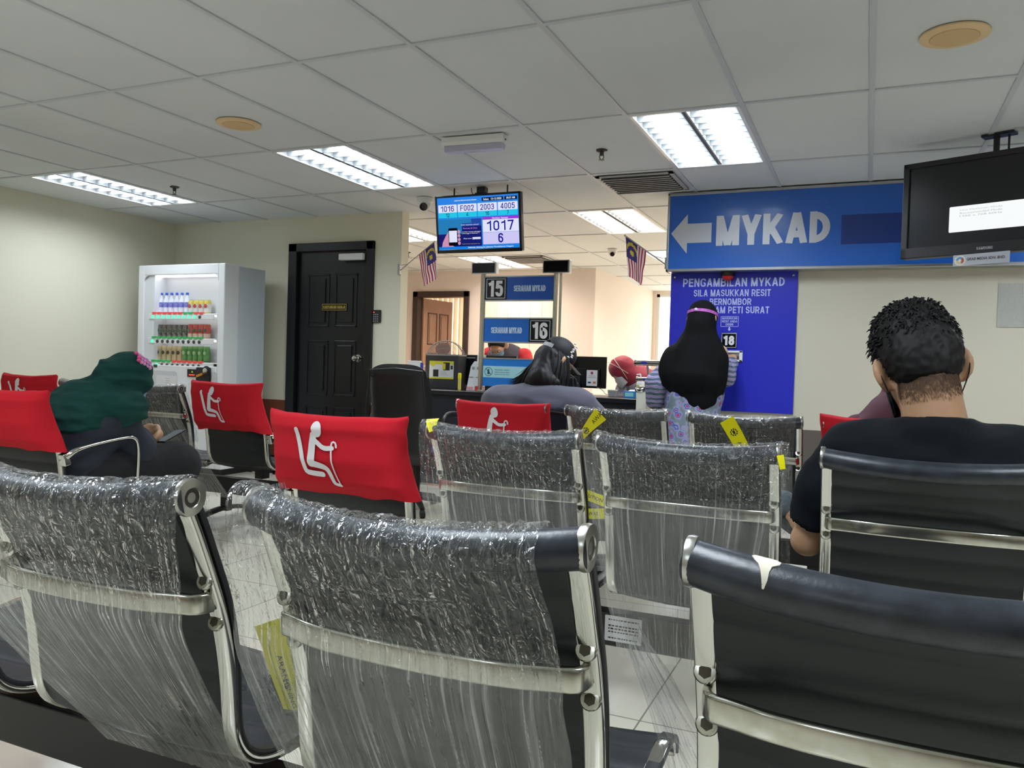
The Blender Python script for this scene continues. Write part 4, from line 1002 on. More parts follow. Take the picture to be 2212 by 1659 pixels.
# ---- flags at both ends of the opening
M['flag_red'] = mat('flag_red', '#a52a3c', .8); M['flag_white'] = mat('flag_white', '#e9d9d6', .8); M['flag_navy'] = mat('flag_navy', '#3c3274', .8); M['flag_yellow'] = mat('flag_yellow', '#cdb32a', .7)
def flag(label, base, tip, drop, seed, wid, length, cam_side):
    base, tip = V3(base), V3(tip); t = thing('flag', label, 'flag', tuple(base), 0, 'striped flags at the ends of the counter'); d = tip-base; L = np.linalg.norm(d); d /= L
    p = MB(); p.tube([(0, 0, 0), tuple(d*L)], .005, 8); p.ell(tuple(d*L), (.008, .008, .008), 10, 6); build('pole', p, M['alu'], t)
    p = MB(); p.box(-.012, .012, -.02, .003, -.03, .06); p.tube([(0, 0, .05), tuple(d*.12)], .003, 6); build('bracket', p, M['alu'], t, 0)
    s0 = L*(1-.012)-wid; nu, nv = 29, 34; rows = []; drop = V3(drop); drop /= np.linalg.norm(drop)
    for i in range(nu):
        u = i/(nu-1); a = d*(s0+wid*u); col = []
        for j in range(nv):
            v = j/(nv-1); gather = 1-.25*v*cam_side[0]
            mid_ = d*(s0+wid*.5); q = mid_+(a-mid_)*gather+drop*length*v+V3((0, 0, 0))
            q = q+V3((0, 1, 0))*(.016*math.sin(u*7+seed+v*2.0)*v+.006*nz(u*5, v*4, seed)); q = q+V3((1, 0, 0))*(.012*v*nz(u*3+seed, v*3)); col.append(q)
        rows.append(col)
    B = [[q+V3((0, .0012, 0)) for q in r] for r in rows]
    g = MB(); g.slab(rows, B); mi = []
    n1 = (nu-1)*(nv-1)
    def colour(i, j):
        u = (i+.5)/(nu-1); v = (j+.5)/(nv-1)      # u from low edge to tip edge, v from pole to fly end
        if u > .43 and v < .52:
            cu, cv = (u-.70)*1.0*wid, (v-.26)*length; r = math.hypot(cu, cv); r2 = math.hypot(cu, cv-.02)
            if r < .055 and r2 > .05: return 3
            if math.hypot(cu+.0, cv-.022) < .022: return 3
            return 2
        return int(u*13.99) % 2
    for k in range(n1): mi.append(colour(k//(nv-1), k % (nv-1)))
    g.m = mi+mi+[0]*(len(g.f)-2*n1)
    build('cloth', g, [M['flag_red'], M['flag_white'], M['flag_navy'], M['flag_yellow']], t, 60)
flag('small striped flag hanging left of the queue display, beside the black door', (-3.89, 6.197, 1.90), (-3.455, 6.05, 2.125), (.18, -.02, -1), 1, .215, .30, (.15,))
flag('small striped flag hanging at the left end of the blue overhead sign', (-1.443, 6.12, 1.885), (-1.755, 6.02, 2.11), (.03, -.02, -1), 2.4, .20, .29, (1.6,))

# ================================================================== COUNTER
CY, CZ = 6.12, .845
M['counter_dark'] = mat('black_counter_laminate', '#14171d', .3); M['counter_front'] = mat('navy_counter_front', '#12151f', .45)
t = thing('counter', 'long black service counter below the queue display', 'counter', (-2.72, CY+.3, 0))
p = MB(); p.box(-1.16, 1.155, -.31, .33, CZ-.035, CZ); build('worktop', p, M['counter_dark'], t, 0, .004)
p = MB(); p.box(-1.155, 1.15, -.28, -.25, 0.02, CZ-.035); build('front_panel', p, M['counter_front'], t, 0)
p = MB()
for a in (-1.15, -.38, .38, 1.12): p.box(a, a+.03, -.25, .3, 0, CZ-.035)
build('side_panel', p, M['counter_dark'], t, 0)
# signpost with counter numbers
PY = 6.30; k_ = PY/6.1
t = thing('counter_sign_stand', 'chrome twin-pole stand on the counter with blue boards for counters 15 and 16', 'sign stand', (-2.755, PY, CZ)); px = .335
Zr = lambda z: 1.08+(z-1.08)*k_-CZ
for s in (-1, 1):
    p = MB(); p.tube([(s*px, 0, 0), (s*px, 0, Zr(1.865))], .019, 16); p.tube([(s*(px+.034), .03, .0), (s*(px+.034), .03, Zr(1.85))], .012, 12); p.lathe([(.045, 0), (.045, .006), (.02, .012)], (s*px, 0, 0)); build('pole', p, M['chrome_worn'], t)
for s, zc, zt_ in ((-1, 1.843, 1.93), (1, 1.838, 1.935)):
    p = MB(); cx = s*px+.01; z0, z1 = Zr(zc), Zr(zt_); p.box(cx-.12, cx+.12, -.035, .02, z0, z1+.008)
    o = build('number_display', p, M['alu'], t, 0, .003)
    q = MB(); q.box(cx-.11, cx+.105, -.037, -.034, z0+.008, z1); build('display_window', q, M['gloss_black'], o, 0)
M['board_blue'] = mat('board_blue', '#1b52ae', .35); M['board_blue2'] = mat('board_light_blue', '#1866c0', .35); M['sil_let'] = mat('silver_blue_lettering', '#c6daee', .4)
def board(z0, z1, num, left, m, txt):
    z0, z1 = Zr(z0), Zr(z1); xa, xb = -px+.02, px-.02; xm = xa+.205 if left else xb-.205
    p = MB(); p.box(xa, xb, -.012, .012, z0, z1); o = build('board', p, m, t, 0)
    q = MB(); q.box(xa, xb, -.016, .016, z1, z1+.012); q.box(xa, xb, -.016, .016, z0-.012, z0); build('rail', q, M['alu'], o, 0)
    na, nb = (xa, xm) if left else (xm, xb)
    q = MB(); q.box(na, nb, -.016, -.012, z0, z1); build('number_tile', q, M['gloss_black'], o, 0)
    q = MB(); a, b, c, d = na+.012, nb-.012, z0+.012, z1-.012
    for r in ((a, b, d-.005, d), (a, b, c, c+.005), (a, a+.005, c, d), (b-.005, b, c, d)): q.box(r[0], r[1], -.018, -.016, r[2], r[3])
    build('border', q, M['silver'], o, 0)
    sign_text('number', num, (na+nb)/2, (z0+z1)/2, -.016, (z1-z0)*.72, .135, M['print_white'], o, .22)
    oa, ob = (xm, xb) if left else (xa, xm)
    sign_text('lettering', txt, (oa+ob)/2+.0, (z0+z1)/2, -.012, .052, .29, M['sil_let'], o, .2, .001, .16)
board(1.625, 1.813, '15', True, M['board_blue'], 'SERAHAN MYKAD'); board(1.276, 1.466, '16', False, M['board_blue2'], 'SERAHAN MYKAD')
z0, z1 = Zr(.90), Zr(1.128)
p = MB(); p.box(-px+.02, px-.02, -.012, .012, z0, z1); o = build('notice_board', p, mat('notice_blue', '#1b78cc', .35), t, 0)
q = MB(); q.box(-px+.02, px-.02, -.016, .016, z1, z1+.012); build('rail', q, M['alu'], o, 0)
q = MB(); q.box(-px+.022, px-.03, -.014, -.012, z1-.16, z1-.06); build('notice', q, mat('notice_pale', '#a5d6dd', .5), o, 0)
q = MB(); cx, cz_ = -px+.075, z1-.11
for i in range(20):
    a, b = R(18*i), R(18*i+18); q.obox((cx+.036*math.cos((a+b)/2), -.0145, cz_+.036*math.sin((a+b)/2)), (.0055*-math.sin((a+b)/2), 0, .0055*math.cos((a+b)/2)), (0, .0006, 0), (.0022*math.cos(a), 0, .0022*math.sin(a)))
q.obox((cx, -.0145, cz_), (.025, 0, -.025), (0, .0006, 0), (.0018, 0, .0018)); q.box(cx-.010, cx+.010, -.0148, -.014, cz_-.022, cz_+.004); panel(q, disc(cx, cz_+.014, .008, 12), -.0148, .0006)
build('symbol', q, mat('notice_ink', '#14464f', .5), o, 0)
for s, dz in (('Masukkan telefon', .018), ('bimbit anda ke dalam', -.002), ('beg/poket terlebih dahulu', -.022)): text('lettering', s, -px+.205, cz_+dz, -.014, .011, .14, M['ink'], o, 0, .0005)

# ---- things on the counter
t = thing('carton', 'black carton with a yellow and white printed label on the counter', 'box', (-3.60, 6.5, CZ), R(2))
p = MB(); p.box(-.17, .17, 0, .24, 0, .315); build('box', p, mat('black_carton', '#2a2a2e', .6), t, 0, .003)
p = MB(); p.box(-.172, .172, -.002, .242, .305, .318); build('lid_edge', p, mat('grey_card_edge', '#8d8b8c', .6), t, 0)
p = MB(); lx0, lx1, lz0, lz1 = -.125, .125, .09, .255
p.box(lx0, lx1, -.002, 0, lz0, lz1, 0); p.box(lx0, lx1, -.003, -.002, lz1-.03, lz1, 1); p.box(lx0, lx1, -.003, -.002, lz0, lz0+.016, 1); panel(p, disc(lx0+.036, lz1-.026, .026), -.0036, .001, 1)
p.box(.02, .085, -.0036, -.002, lz1-.085, lz1-.012, 2); p.box(.012, .042, -.004, -.002, lz1-.078, lz1-.022, 1); p.box(-.085, -.03, -.0036, -.002, lz0+.02, lz0+.085, 2); p.box(.095, .116, -.0036, -.002, lz1-.075, lz1-.04, 2)
for i in range(4): p.box(-.01, .07-.01*i, -.0026, -.002, lz0+.035+.012*i, lz0+.038+.012*i, 3)
build('printed_label', p, [mat('label_white', '#cfd3d3', .5), mat('label_yellow', '#c9c62c', .5), M['ink'], M['grey']], t, 0)
def monitor(label, x, y, z0, z1, hw, note):
    t = thing('computer_monitor', label, 'monitor', (x, y, CZ), 0, 'monitors seen from behind'); a, b = z0-CZ, z1-CZ
    p = MB(); p.box(-hw, hw, 0, .02, a, b); p.box(-hw*.8, hw*.8, -.025, 0, a+.03, b-.1); build('back_shell', p, M['gloss_black'], t, 0, .006)
    p = MB(); p.box(-hw, hw, .02, .024, b-.006, b+.002); build('rim', p, M['grey'], t, 0)
    p = MB(); p.box(-.04, .04, -.03, .0, .01, a+.1); p.box(-.12, .12, -.1, .1, 0, .014); build('stand', p, M['black_plastic'], t, 0, .004)
    return t, a, b
t, a, b = monitor('black monitor seen from behind, left of the chrome sign pole', -3.19, 6.68, .885, 1.165, .265, True)
p = MB(); p.box(-.245, -.155, -.0015, 0, b-.032, b-.02); build('badge', p, M['grey'], t, 0)
q = MB(); q.box(-.115, .06, -.027, -.025, a+.115, a+.19); build('sticker', q, M['white'], t, 0)
t, a, b = monitor('monitor seen from behind with a white card sticker, right of the man in the cap', -2.30, 6.56, .905, 1.175, .265, True)
p = MB(); p.box(-.135, -.085, -.0015, 0, b-.032, b-.02); build('badge', p, M['grey'], t, 0)
st_ = MB(); st_.box(.10, .195, -.027, -.0255, a+.02, a+.155, 0)
for z, w_ in ((.105, .03), (.092, .038)): st_.box(.147-w_, .147+w_, -.0276, -.027, a+z-.002, a+z+.002, 3)
panel(st_, rrect(.136, .158, a+.118, a+.143, .008), -.0276, .0006, 1); st_.box(.113, .140, -.0276, -.027, a+.042, a+.056, 2); st_.box(.158, .184, -.0276, -.027, a+.04, a+.058, 4)
build('card_sticker', st_, [M['white'], mat('sticker_red', '#a23a44', .5), mat('sticker_navy', '#2a3c6c', .5), M['grey'], mat('sticker_orange', '#c2764a', .5)], t, 0)
t = thing('highlighter', 'yellow marker pen standing upright on the counter before the monitor', 'pen', (-3.335, 6.36, CZ))
p = MB(); p.lathe([(.014, 0), (.015, .01), (.015, .1)]); build('barrel', p, mat('pale_yellow_plastic', '#cfc95c', .4), t); p = MB(); p.lathe([(.016, .1), (.016, .145), (.011, .152)]); build('cap', p, M['yellow_tape'], t)
t = thing('card_display', 'white leaning card holder with symbols and a red corner beside the sign pole', 'card holder', (-3.18, 6.37, CZ))
p = MB(); p.prism([(-.085, 0), (.09, 0), (.09, .26), (-.025, .26), (-.055, .215)], (0, .0, 0), (1, 0, 0), (0, .1, 1), .012); build('card', p, mat('pale_card', '#d6dadb', .5), t, 0)
p = MB(); fy_ = lambda z: -.001+.1*z
for x, z in ((-.03, .2), (.02, .2), (.065, .2)): p.obox((x, fy_(z)-.0135, z), (.012, 0, 0), (0, .0006, 0), (0, .0012, .012), 0)
for x, z, w_ in ((-.045, .12, .02), (.03, .12, .025)): p.obox((x, fy_(z)-.0135, z), (w_, 0, 0), (0, .0006, 0), (0, .0006, .004), 0)
p.obox((.045, fy_(.022)-.0135, .022), (.045, 0, 0), (0, .0006, 0), (0, .002, .02), 1); p.obox((-.05, fy_(.022)-.0135, .022), (.03, 0, 0), (0, .0006, 0), (0, .002, .012), 2)
p.obox((.045, fy_(.3)-.013, .285), (.042, 0, 0), (0, .0006, 0), (0, .0025, .035), 3)
build('print', p, [M['grey'], mat('card_red', '#c6302c', .5), mat('card_pink', '#cf8f90', .5), M['white']], t, 0)
t = thing('paper_rack', 'white and blue leaflet rack on the counter, half hidden by the office chair', 'rack', (-3.78, 6.3, CZ))
p = MB(); p.prism([(0, 0), (.16, 0), (.16, .04), (.02, .25), (0, .25)], (-.06, 0, 0), (0, 1, 0), (0, 0, 1), .13); build('stand', p, M['white'], t, 0, .002); p = MB(); p.box(.0705, .073, .0, .05, .13, .235); build('blue_leaflet', p, mat('leaflet_blue', '#2d3f95', .5), t, 0)
def pump(label, x, y, liquid, s=1.0, lab='#bccf3c'):
    t = thing('pump_bottle', label, 'bottle', (x, y, CZ), 0)
    p = MB(); p.lathe([(.032*s, 0), (.034*s, .01), (.034*s, .13*s), (.026*s, .155*s), (.013*s, .165*s)]); build('body', p, M['white'], t)
    if lab: p = MB(); p.lathe([(.0345*s, .06*s), (.0345*s, .115*s)]); build('label', p, mat('label_lime', lab, .5), t)
    p = MB(); p.tube([(0, 0, .165*s), (0, 0, .2*s), (0, -.0, .205*s), (-.035*s, 0, .2*s)], .006*s, 8); build('pump', p, M['white'], t); return t
pump('white pump bottle with a lime label at the right end of the counter', -1.66, 6.28, None, .95)
pump('small white pump bottle behind the leaflet rack at the left end of the counter', -3.78, 6.55, None, 1.0, None)
t = thing('tissue_box', 'blue tissue box at the right end of the counter', 'box', (-1.735, 6.33, CZ)); p = MB(); p.box(-.06, .06, -.04, .04, 0, .055); build('box', p, mat('tissue_blue', '#2b86c8', .5), t, 0, .002)
p = MB(); panel(p, rrect(-.052, .018, .012, .044, .003), -.0412, .001); build('label', p, mat('tissue_pale', '#94d4dc', .5), t, 0); p = MB(); p.ell((0, 0, .056), (.035, .02, .012), 14, 8); build('tissue', p, M['white'], t)
t = thing('desk_device', 'small grey cube device with a cable on the counter, right of the monitor', 'device', (-1.94, 6.45, CZ)); p = MB(); p.prism([(-.028, 0), (.028, 0), (.035, .05), (-.035, .05)], (0, .03, 0), (1, 0, 0), (0, 0, 1), .06); build('body', p, M['grey'], t, 0, .004); p = MB(); p.box(-.036, .036, -.032, .032, .05, .058); build('lid', p, M['cream'], t, 0, .002)
p = MB(); p.tube(smooth_path([(-.03, .02, .02), (-.07, .03, .012), (-.11, .08, .05), (-.17, .1, .07)], 24), .003, 6); build('cable', p, M['grey'], t)
t = thing('desk_fan', 'stand fan with a round wire guard behind the carton', 'fan', (-3.86, 7.05, 0)); fz_ = 1.11; FC = V3((0, 0, fz_))
p = MB(); p.lathe([(.02, 0), (.02, fz_-.1)]); p.lathe([(.2, 0), (.2, .02), (.03, .04)]); build('stand', p, M['dark_grey'], t)
p = MB(); nrm = V3((.25, -1, 0)); nrm /= np.linalg.norm(nrm); sx = np.cross(nrm, (0, 0, 1))
for rr, off, wr in ((.195, .03, .006), (.12, .055, .0012), (.06, .062, .0012), (.16, .045, .0012), (.195, -.05, .003)): p.tube([FC+nrm*off+(sx*math.cos(a)+V3((0, 0, 1))*math.sin(a))*rr for a in np.linspace(0, 2*math.pi, 49)], wr, 6, cap=False)
for a in np.linspace(0, 2*math.pi, 61)[:-1]:
    e_ = sx*math.cos(a)+V3((0, 0, 1))*math.sin(a); p.tube([FC+nrm*.062+e_*.03, FC+nrm*.05+e_*.14, FC+nrm*.03+e_*.195, FC-nrm*.05+e_*.195, FC-nrm*.06+e_*.05], .0009, 4)
build('wire_guard', p, M['grey'], t); p = MB(); p.lathe([(.03, -.03), (.035, .03), (.025, .05)], FC, nrm); p.lathe([(.05, -.16), (.055, -.1), (.045, -.06)], FC, nrm); build('motor', p, M['dark_grey'], t)
M['fan_blade'] = mat('smoky_blade', '#8d746a', .3)
for k in range(3):
    a0 = R(75+120*k); rows = []
    for i in range(9):
        r_ = lerp(.03, .175, i/8); wd = .35+.35*math.sin(math.pi*min(1, i/8*.95)); rows.append([FC+nrm*(.012*math.sin(2*q))+(sx*math.cos(a0+q)+V3((0, 0, 1))*math.sin(a0+q))*r_ for q in np.linspace(-wd, wd, 9)])
    p = MB(); p.slab(rows, [[q+nrm*.003 for q in r] for r in rows]); build('blade', p, M['fan_blade'], t)

# ---- barrier with chrome rails beside the blue panel
t = thing('barrier_post', 'cream post with two chrome rails standing beside the woman in the black veil', 'barrier', (-1.56, 5.98, 0))
p = MB(); p.box(-.04, .04, -.04, .04, 0, .905); build('post', p, M['cream'], t, 0, .005)
blue_in = mat('blue_insert', '#2b2a9a', .4)
for z, x0, r in ((1.13, -.055, .022), (1.005, -.04, .016)):
    p = MB(); p.tube([(x0, -.01, z), (x0+.24, -.01, z)], r, 16); p.lathe([(r*1.15, -.004), (r*1.15, .012), (r*.7, .014)], (x0, -.01, z), (-1, 0, 0)); o = build('rail', p, M['chrome_worn'], t)
    q = MB(); q.ell((x0+.065, -.01-r*.93, z), (.028, .003, r*.5), 14, 8); build('insert', q, blue_in, o)
p = MB(); p.tube([(.03, -.01, 1.12), (.05, -.01, 1.0), (.065, -.01, .90)], .009, 10); build('strut', p, M['alu'], t)
p = MB(); p.ell((-.01, -.01, .925), (.05, .045, .032), 20, 12); build('joint', p, M['chrome'], t)
p = MB(); p.box(.06, .11, -.03, .01, .9, .95); build('clamp', p, blue_in, t, 0, .004)

# ---- office chairs
M['vinyl'] = mat('black_vinyl', '#17191b', .45, bump=(90, .15, .001))
def office_chair(label, x, y, rz=0, hback=1.05, wd=.5, seatcol=None, low=.50, uphol=None):
    t = thing('office_chair', label, 'chair', (x, y, 0), rz, 'office chairs at the counter'); up = uphol or M['vinyl']
    rows, bk = [], []; a = wd/2
    for i in range(15):
        u = -1+2*i/14; r1, r2 = [], []
        for j in range(18):
            v = j/17; w_ = a*(1-.16*max(0, .25-v)/.25*1.0-.08*max(0, v-.75)/.25); sh = 1-(abs(u)**5)*.0
            zz = lerp(low, hback, v)-(.05*abs(u)**4 if v > .9 else 0); yb = -.23-.10*v+.05*math.sin(v*3.0)*.5; ed = (1-abs(u)**6)*(1-abs(2*v-1)**10)
            r1.append((u*w_, yb-.035*ed-.004, zz)); r2.append((u*w_, yb+.05*ed+.004, zz))
        rows.append(r1); bk.append(r2)
    p = MB(); p.slab(rows, bk); build('backrest', p, up, t, 60)
    p = MB(); p.tube([(-a*.93, -.345, low+.08), (-a*.97, -.355, lerp(low, hback, .55)), (-a*.86, -.36, hback-.045), (0, -.365, hback-.03), (a*.86, -.36, hback-.045), (a*.97, -.355, lerp(low, hback, .55)), (a*.93, -.345, low+.08)], .006, 8); build('piping', p, M['black_plastic'], t)
    p = MB(); p.ell((0, .0, .455), (a, .25, .055), 24, 12); build('seat', p, seatcol or up, t)
    p = MB(); p.box(-a*.9, a*.9, -.2, .2, .385, .415); build('seat_pan', p, M['black_plastic'], t, 0, .006)
    for s in (-1, 1):
        p = MB(); p.sweep(smooth_path([(s*(a+.0), -.16, .46), (s*(a+.05), -.16, .60), (s*(a+.05), -.17, .70), (s*(a+.05), -.05, .725), (s*(a+.05), .14, .70)], 26), rrect(-.022, .022, -.012, .012, .008, 3), (1, 0, 0)); build('armrest', p, M['black_plastic'], t, 40)
    p = MB(); p.tube([(0, 0, .1), (0, 0, .4)], .028, 14); build('gas_lift', p, M['black_metal'], t); p = MB()
    for k in range(5): p.tube([(0, 0, .11), (.3*math.cos(R(72*k+18)), .3*math.sin(R(72*k+18)), .065)], [.03, .018], 8)
    build('base', p, M['black_plastic'], t)
    for k in range(5): p = MB(); c_ = V3((.3*math.cos(R(72*k+18)), .3*math.sin(R(72*k+18)), .03)); p.lathe([(.02, -.02), (.03, -.016), (.03, .016), (.02, .02)], c_, (math.sin(R(72*k+18)), -math.cos(R(72*k+18)), 0), 14); build('caster', p, M['black_plastic'], t)
    return t
M['blue_fabric'] = mat('blue_fabric', '#1d2f86', .8, bump=(300, .3, .001)); M['navy_fabric'] = mat('navy_fabric', '#141a2c', .8)
office_chair('tall black office chair in front of the black door side of the counter', -2.98, 5.05, R(4), 1.065, .47, M['blue_fabric'], .36)
office_chair('black office chair in front of the right monitor, right of the man in the cap', -1.98, 5.45, R(-3), 1.05, .44, None, .42)
office_chair('low navy office chair that the man in the cap sits on', -1.78, 4.62, R(5), .86, .46, M['blue_fabric'], .45, M['navy_fabric'])
# ================================================================== VENDING MACHINE
VX0, VX1, VY0, VY1, VH = -6.34, -5.275, 5.50, 6.03, 1.915
M['vend'] = mat('vending_white', '#dfe2e3', .32); M['vend_side'] = mat('vending_grey_side', '#c3ccd2', .35); M['vend_in'] = mat('vending_interior', '#dde0e4', .35)
t = thing('vending_machine', 'white drinks vending machine with a lit window in the far left corner', 'vending machine', ((VX0+VX1)/2, VY0, 0)); vw = (VX1-VX0)/2; vd = VY1-VY0
wx0, wx1, wz0, wz1, dp = -vw+.075, vw-.075, .985, 1.82, .16
p = MB(); e = .03
p.box(-vw, wx0, 0, dp+.02, .06, VH, 0); p.box(wx1, vw, 0, dp+.02, .06, VH, 0); p.box(wx0, wx1, 0, dp+.02, wz1, VH, 0); p.box(wx0, wx1, 0, dp+.02, .06, wz0, 0)
build('front_door', p, M['vend'], t, 0, .008)
# rounded corners of the window
p = MB(); r = .06
for sx_, cx in ((1, wx0), (-1, wx1)):
    poly = [(cx, wz1)]+[(cx+sx_*(r-r*math.sin(a)), wz1-(r-r*math.cos(a))) for a in np.linspace(0, math.pi/2, 9)]
    poly = poly if sx_ < 0 else poly[::-1]
    p.prism(poly, (0, .012, 0), (1, 0, 0), (0, 0, 1), .012)
build('window_corner', p, M['vend'], t, 0)
p = MB(); p.box(-vw+.002, vw-.002, dp+.022, vd, .06, VH-.004); build('cabinet', p, M['vend_side'], t, 0, .008)
p = MB(); p.box(-vw+.04, vw-.04, .05, vd-.05, 0, .06); build('plinth', p, M['black_plastic'], t, 0)
p = MB(); p.box(wx0, wx1, dp, dp+.02, wz0, wz1); build('display_back', p, M['vend_in'], t, 0)
p = MB(); p.box(wx0, wx0+.115, .02, dp, wz0, wz1); build('side_liner', p, M['vend_in'], t, 0)
p = MB(); p.box(wx0+.10, wx1-.03, .03, .10, wz1-.012, wz1)
for zz in (1.465, 1.238): p.box(wx0+.10, wx1-.05, .032, .044, zz-.03, zz-.014); build('light_strip', p, glow('vending_light', '#ffffff', 3.6), t, 0)
M['pane'] = bpy.data.materials.new('window_pane'); M['pane'].use_nodes = True; nt = M['pane'].node_tree; nt.nodes.remove(nt.nodes['Principled BSDF'])
tr = nd(nt, 'ShaderNodeBsdfTransparent'); gl = nd(nt, 'ShaderNodeBsdfGlossy'); gl.inputs['Roughness'].default_value = .02; fr = nd(nt, 'ShaderNodeLayerWeight'); pw = nd(nt, 'ShaderNodeMath', operation='POWER'); pw.inputs[1].default_value = 5; nt.links.new(fr.outputs['Facing'], pw.inputs[0]); ma = nd(nt, 'ShaderNodeMath', operation='MULTIPLY_ADD'); ma.inputs[1].default_value = .8; ma.inputs[2].default_value = .03; nt.links.new(pw.outputs[0], ma.inputs[0]); mx = nd(nt, 'ShaderNodeMixShader')
nt.links.new(ma.outputs[0], mx.inputs[0]); nt.links.new(tr.outputs[0], mx.inputs[1]); nt.links.new(gl.outputs[0], mx.inputs[2]); nt.links.new(mx.outputs[0], nt.nodes['Material Output'].inputs[0])
p = MB(); p.quad((wx0, .01, wz0), (wx1, .01, wz0), (wx1, .01, wz1), (wx0, .01, wz1)); build('window_pane', p, M['pane'], t, 0)
SH = (1.465, 1.238, 1.018)         # shelf tops
lx0, lx1 = wx0+.115, wx1-.03
M['btn_red'] = mat('button_red', '#d8443c', .4, emit=.25); M['btn_green'] = mat('button_green', '#2fa45a', .4, emit=.15); M['btn_lit'] = glow('lit_green', '#5ff0c0', 1.3); M['btn_dark'] = mat('button_dark', '#3a3b3d', .4)
states = ('rrrrrrggrr', 'gggggggggg', 'ggggrrrrrr'); lit = (9, 1, 2)
for k, zs in enumerate(SH):
    p = MB(); p.box(lx0-.03, lx1, .03, dp, zs-.012, zs); p.box(lx0-.06, lx1-.03, .012, .03, zs-.055, zs-.004); o = build('shelf', p, M['white'], t, 0, .003)
    for i in range(10):
        x = lx0-.03+.065*i+.022
        q = MB(); q.box(x-.005, x+.04, .006, .03, zs-.008, zs+.012); build('price_tag', q, M['btn_red'] if states[k][i] == 'r' else M['btn_green'], o, 0, .002)
        q = MB(); q.lathe([(.016, 0), (.016, .005), (.012, .008)], (x, .012, zs-.034), (0, -1, 0), 12); build('button', q, M['btn_lit'] if i < lit[k] else M['btn_dark'], o)
# lower front: leaflet bay, coin unit, signs
p = MB(); panel(p, rrect(-vw+.085, -.01, .52, .93, .03), -.004, .004); build('bay', p, mat('bay_grey', '#c9cdcf', .4), t, 0)
p = MB(); p.box(-.27, -.02, -.008, -.004, .55, .885, 0)
for i in range(12): p.box(-.15 if i < 4 else -.235, -.10 if i < 4 else -.05-(i % 3)*.02, -.0086, -.008, .86-.02*i-.002, .86-.02*i+.001, 1)
build('notice', p, [mat('paper', '#dcdddd', .6), M['grey']], t, 0)
p = MB(); p.box(.0, .135, -.008, 0, .5, .83, 0); p.box(.03, .105, -.0095, -.008, .745, .79, 1); p.box(.04, .095, -.0105, -.0095, .758, .772, 0); build('socket_plate', p, [M['white'], M['black_plastic']], t, 0, .002)
p = MB(); p.box(.115, .22, -.006, 0, .885, .955, 0); p.box(.135, .205, -.007, -.006, .898, .908, 1); panel(p, [(.165, .925), (.185, .925), (.175, .942)], -.007, .001, 2); build('price_display', p, [M['gloss_black'], glow('red_digits', '#ff4a3a', 1.6), glow('green_mark', '#9be02a', 1)], t, 0)
p = MB(); panel(p, rrect(.235, .395, .835, .975, .012), -.02, .02, 0); p.lathe([(.044, 0), (.044, .012), (.036, .016), (.036, .02)], (.365, -.02, .945), (0, -1, 0), 28, 0); p.lathe([(.027, .0), (.027, .006), (.02, .008)], (.365, -.038, .945), (0, -1, 0), 24, 1); p.obox((.285, -.026, .905), (.036, 0, .012), (0, .005, 0), (-.003, 0, .010), 2)
build('coin_unit', p, [M['black_plastic'], M['chrome'], mat('orange_lever', '#d58a25', .4)], t, 30)
p = MB(); panel(p, rrect(.415, .47, .79, .94, .027), -.012, .012, 0); p.lathe([(.016, 0), (.016, .004)], (.443, -.012, .89), (0, -1, 0), 16, 0); p.lathe([(.012, 0), (.012, .008)], (.445, 0, .745), (0, -1, 0), 14, 1); build('lock_plate', p, [mat('lock_grey', '#c4c6c6', .4), M['alu']], t, 30)
p = MB(); p.box(.29, .385, -.004, 0, .6, .81, 0)
for i in range(3): panel(p, rrect(.345, .378, .625+.06*i, .662+.06*i, .006), -.005, .001, 1); p.box(.30, .335, -.0048, -.004, .64+.06*i, .645+.06*i, 2); p.box(.30, .33, -.0048, -.004, .652+.06*i, .656+.06*i, 2)
build('instruction_plate', p, [M['gloss_black'], M['white'], M['grey']], t, 0)
p = MB(); p.box(-vw+.22, -vw+.265, -.003, 0, .958, .985); build('sensor', p, M['btn_dark'], t, 0)

# drinks behind the pane
names = ('first', 'second', 'third', 'fourth', 'fifth', 'sixth', 'seventh', 'eighth', 'ninth', 'tenth'); BX = (VX0+VX1)/2
M['bottle_clear'] = mat('clear_water', '#dfe6f2', .08); M['cap_blue'] = mat('cap_blue', '#2c5fd2', .4)
def slotx(i, a=0.0): return BX+lx0-.03+.065*i+.028+a
def wrap(r, z0, z1, y, m, par, nm='label', mi=None):
    p = MB(); p.lathe([(r, z0), (r, z1)], n=20); return build(nm, p, m, par)
lab_b = mat('bottle_label', '#5a62b8', .4, vary=(60, '#8f96da'))
proto = None
for i in range(6):
    lab = '%s clear water bottle from the left on the top shelf of the vending machine' % names[i]
    loc = (slotx(i), VY0+.105, SH[0])
    if proto is None:
        proto = o = thing('water_bottle', lab, 'bottle', loc, 0, 'water bottles in the vending machine')
        p = MB(); p.lathe([(.027, 0), (.029, .008), (.028, .05), (.029, .06), (.029, .11), (.027, .125), (.012, .165), (.011, .18)]); build('body', p, M['bottle_clear'], o)
        wrap(.0297, .062, .108, 0, lab_b, o); p = MB(); p.lathe([(.0135, .178), (.0135, .198), (.012, .2)]); build('cap', p, M['cap_blue'], o)
    else: dup(proto, lab, loc)
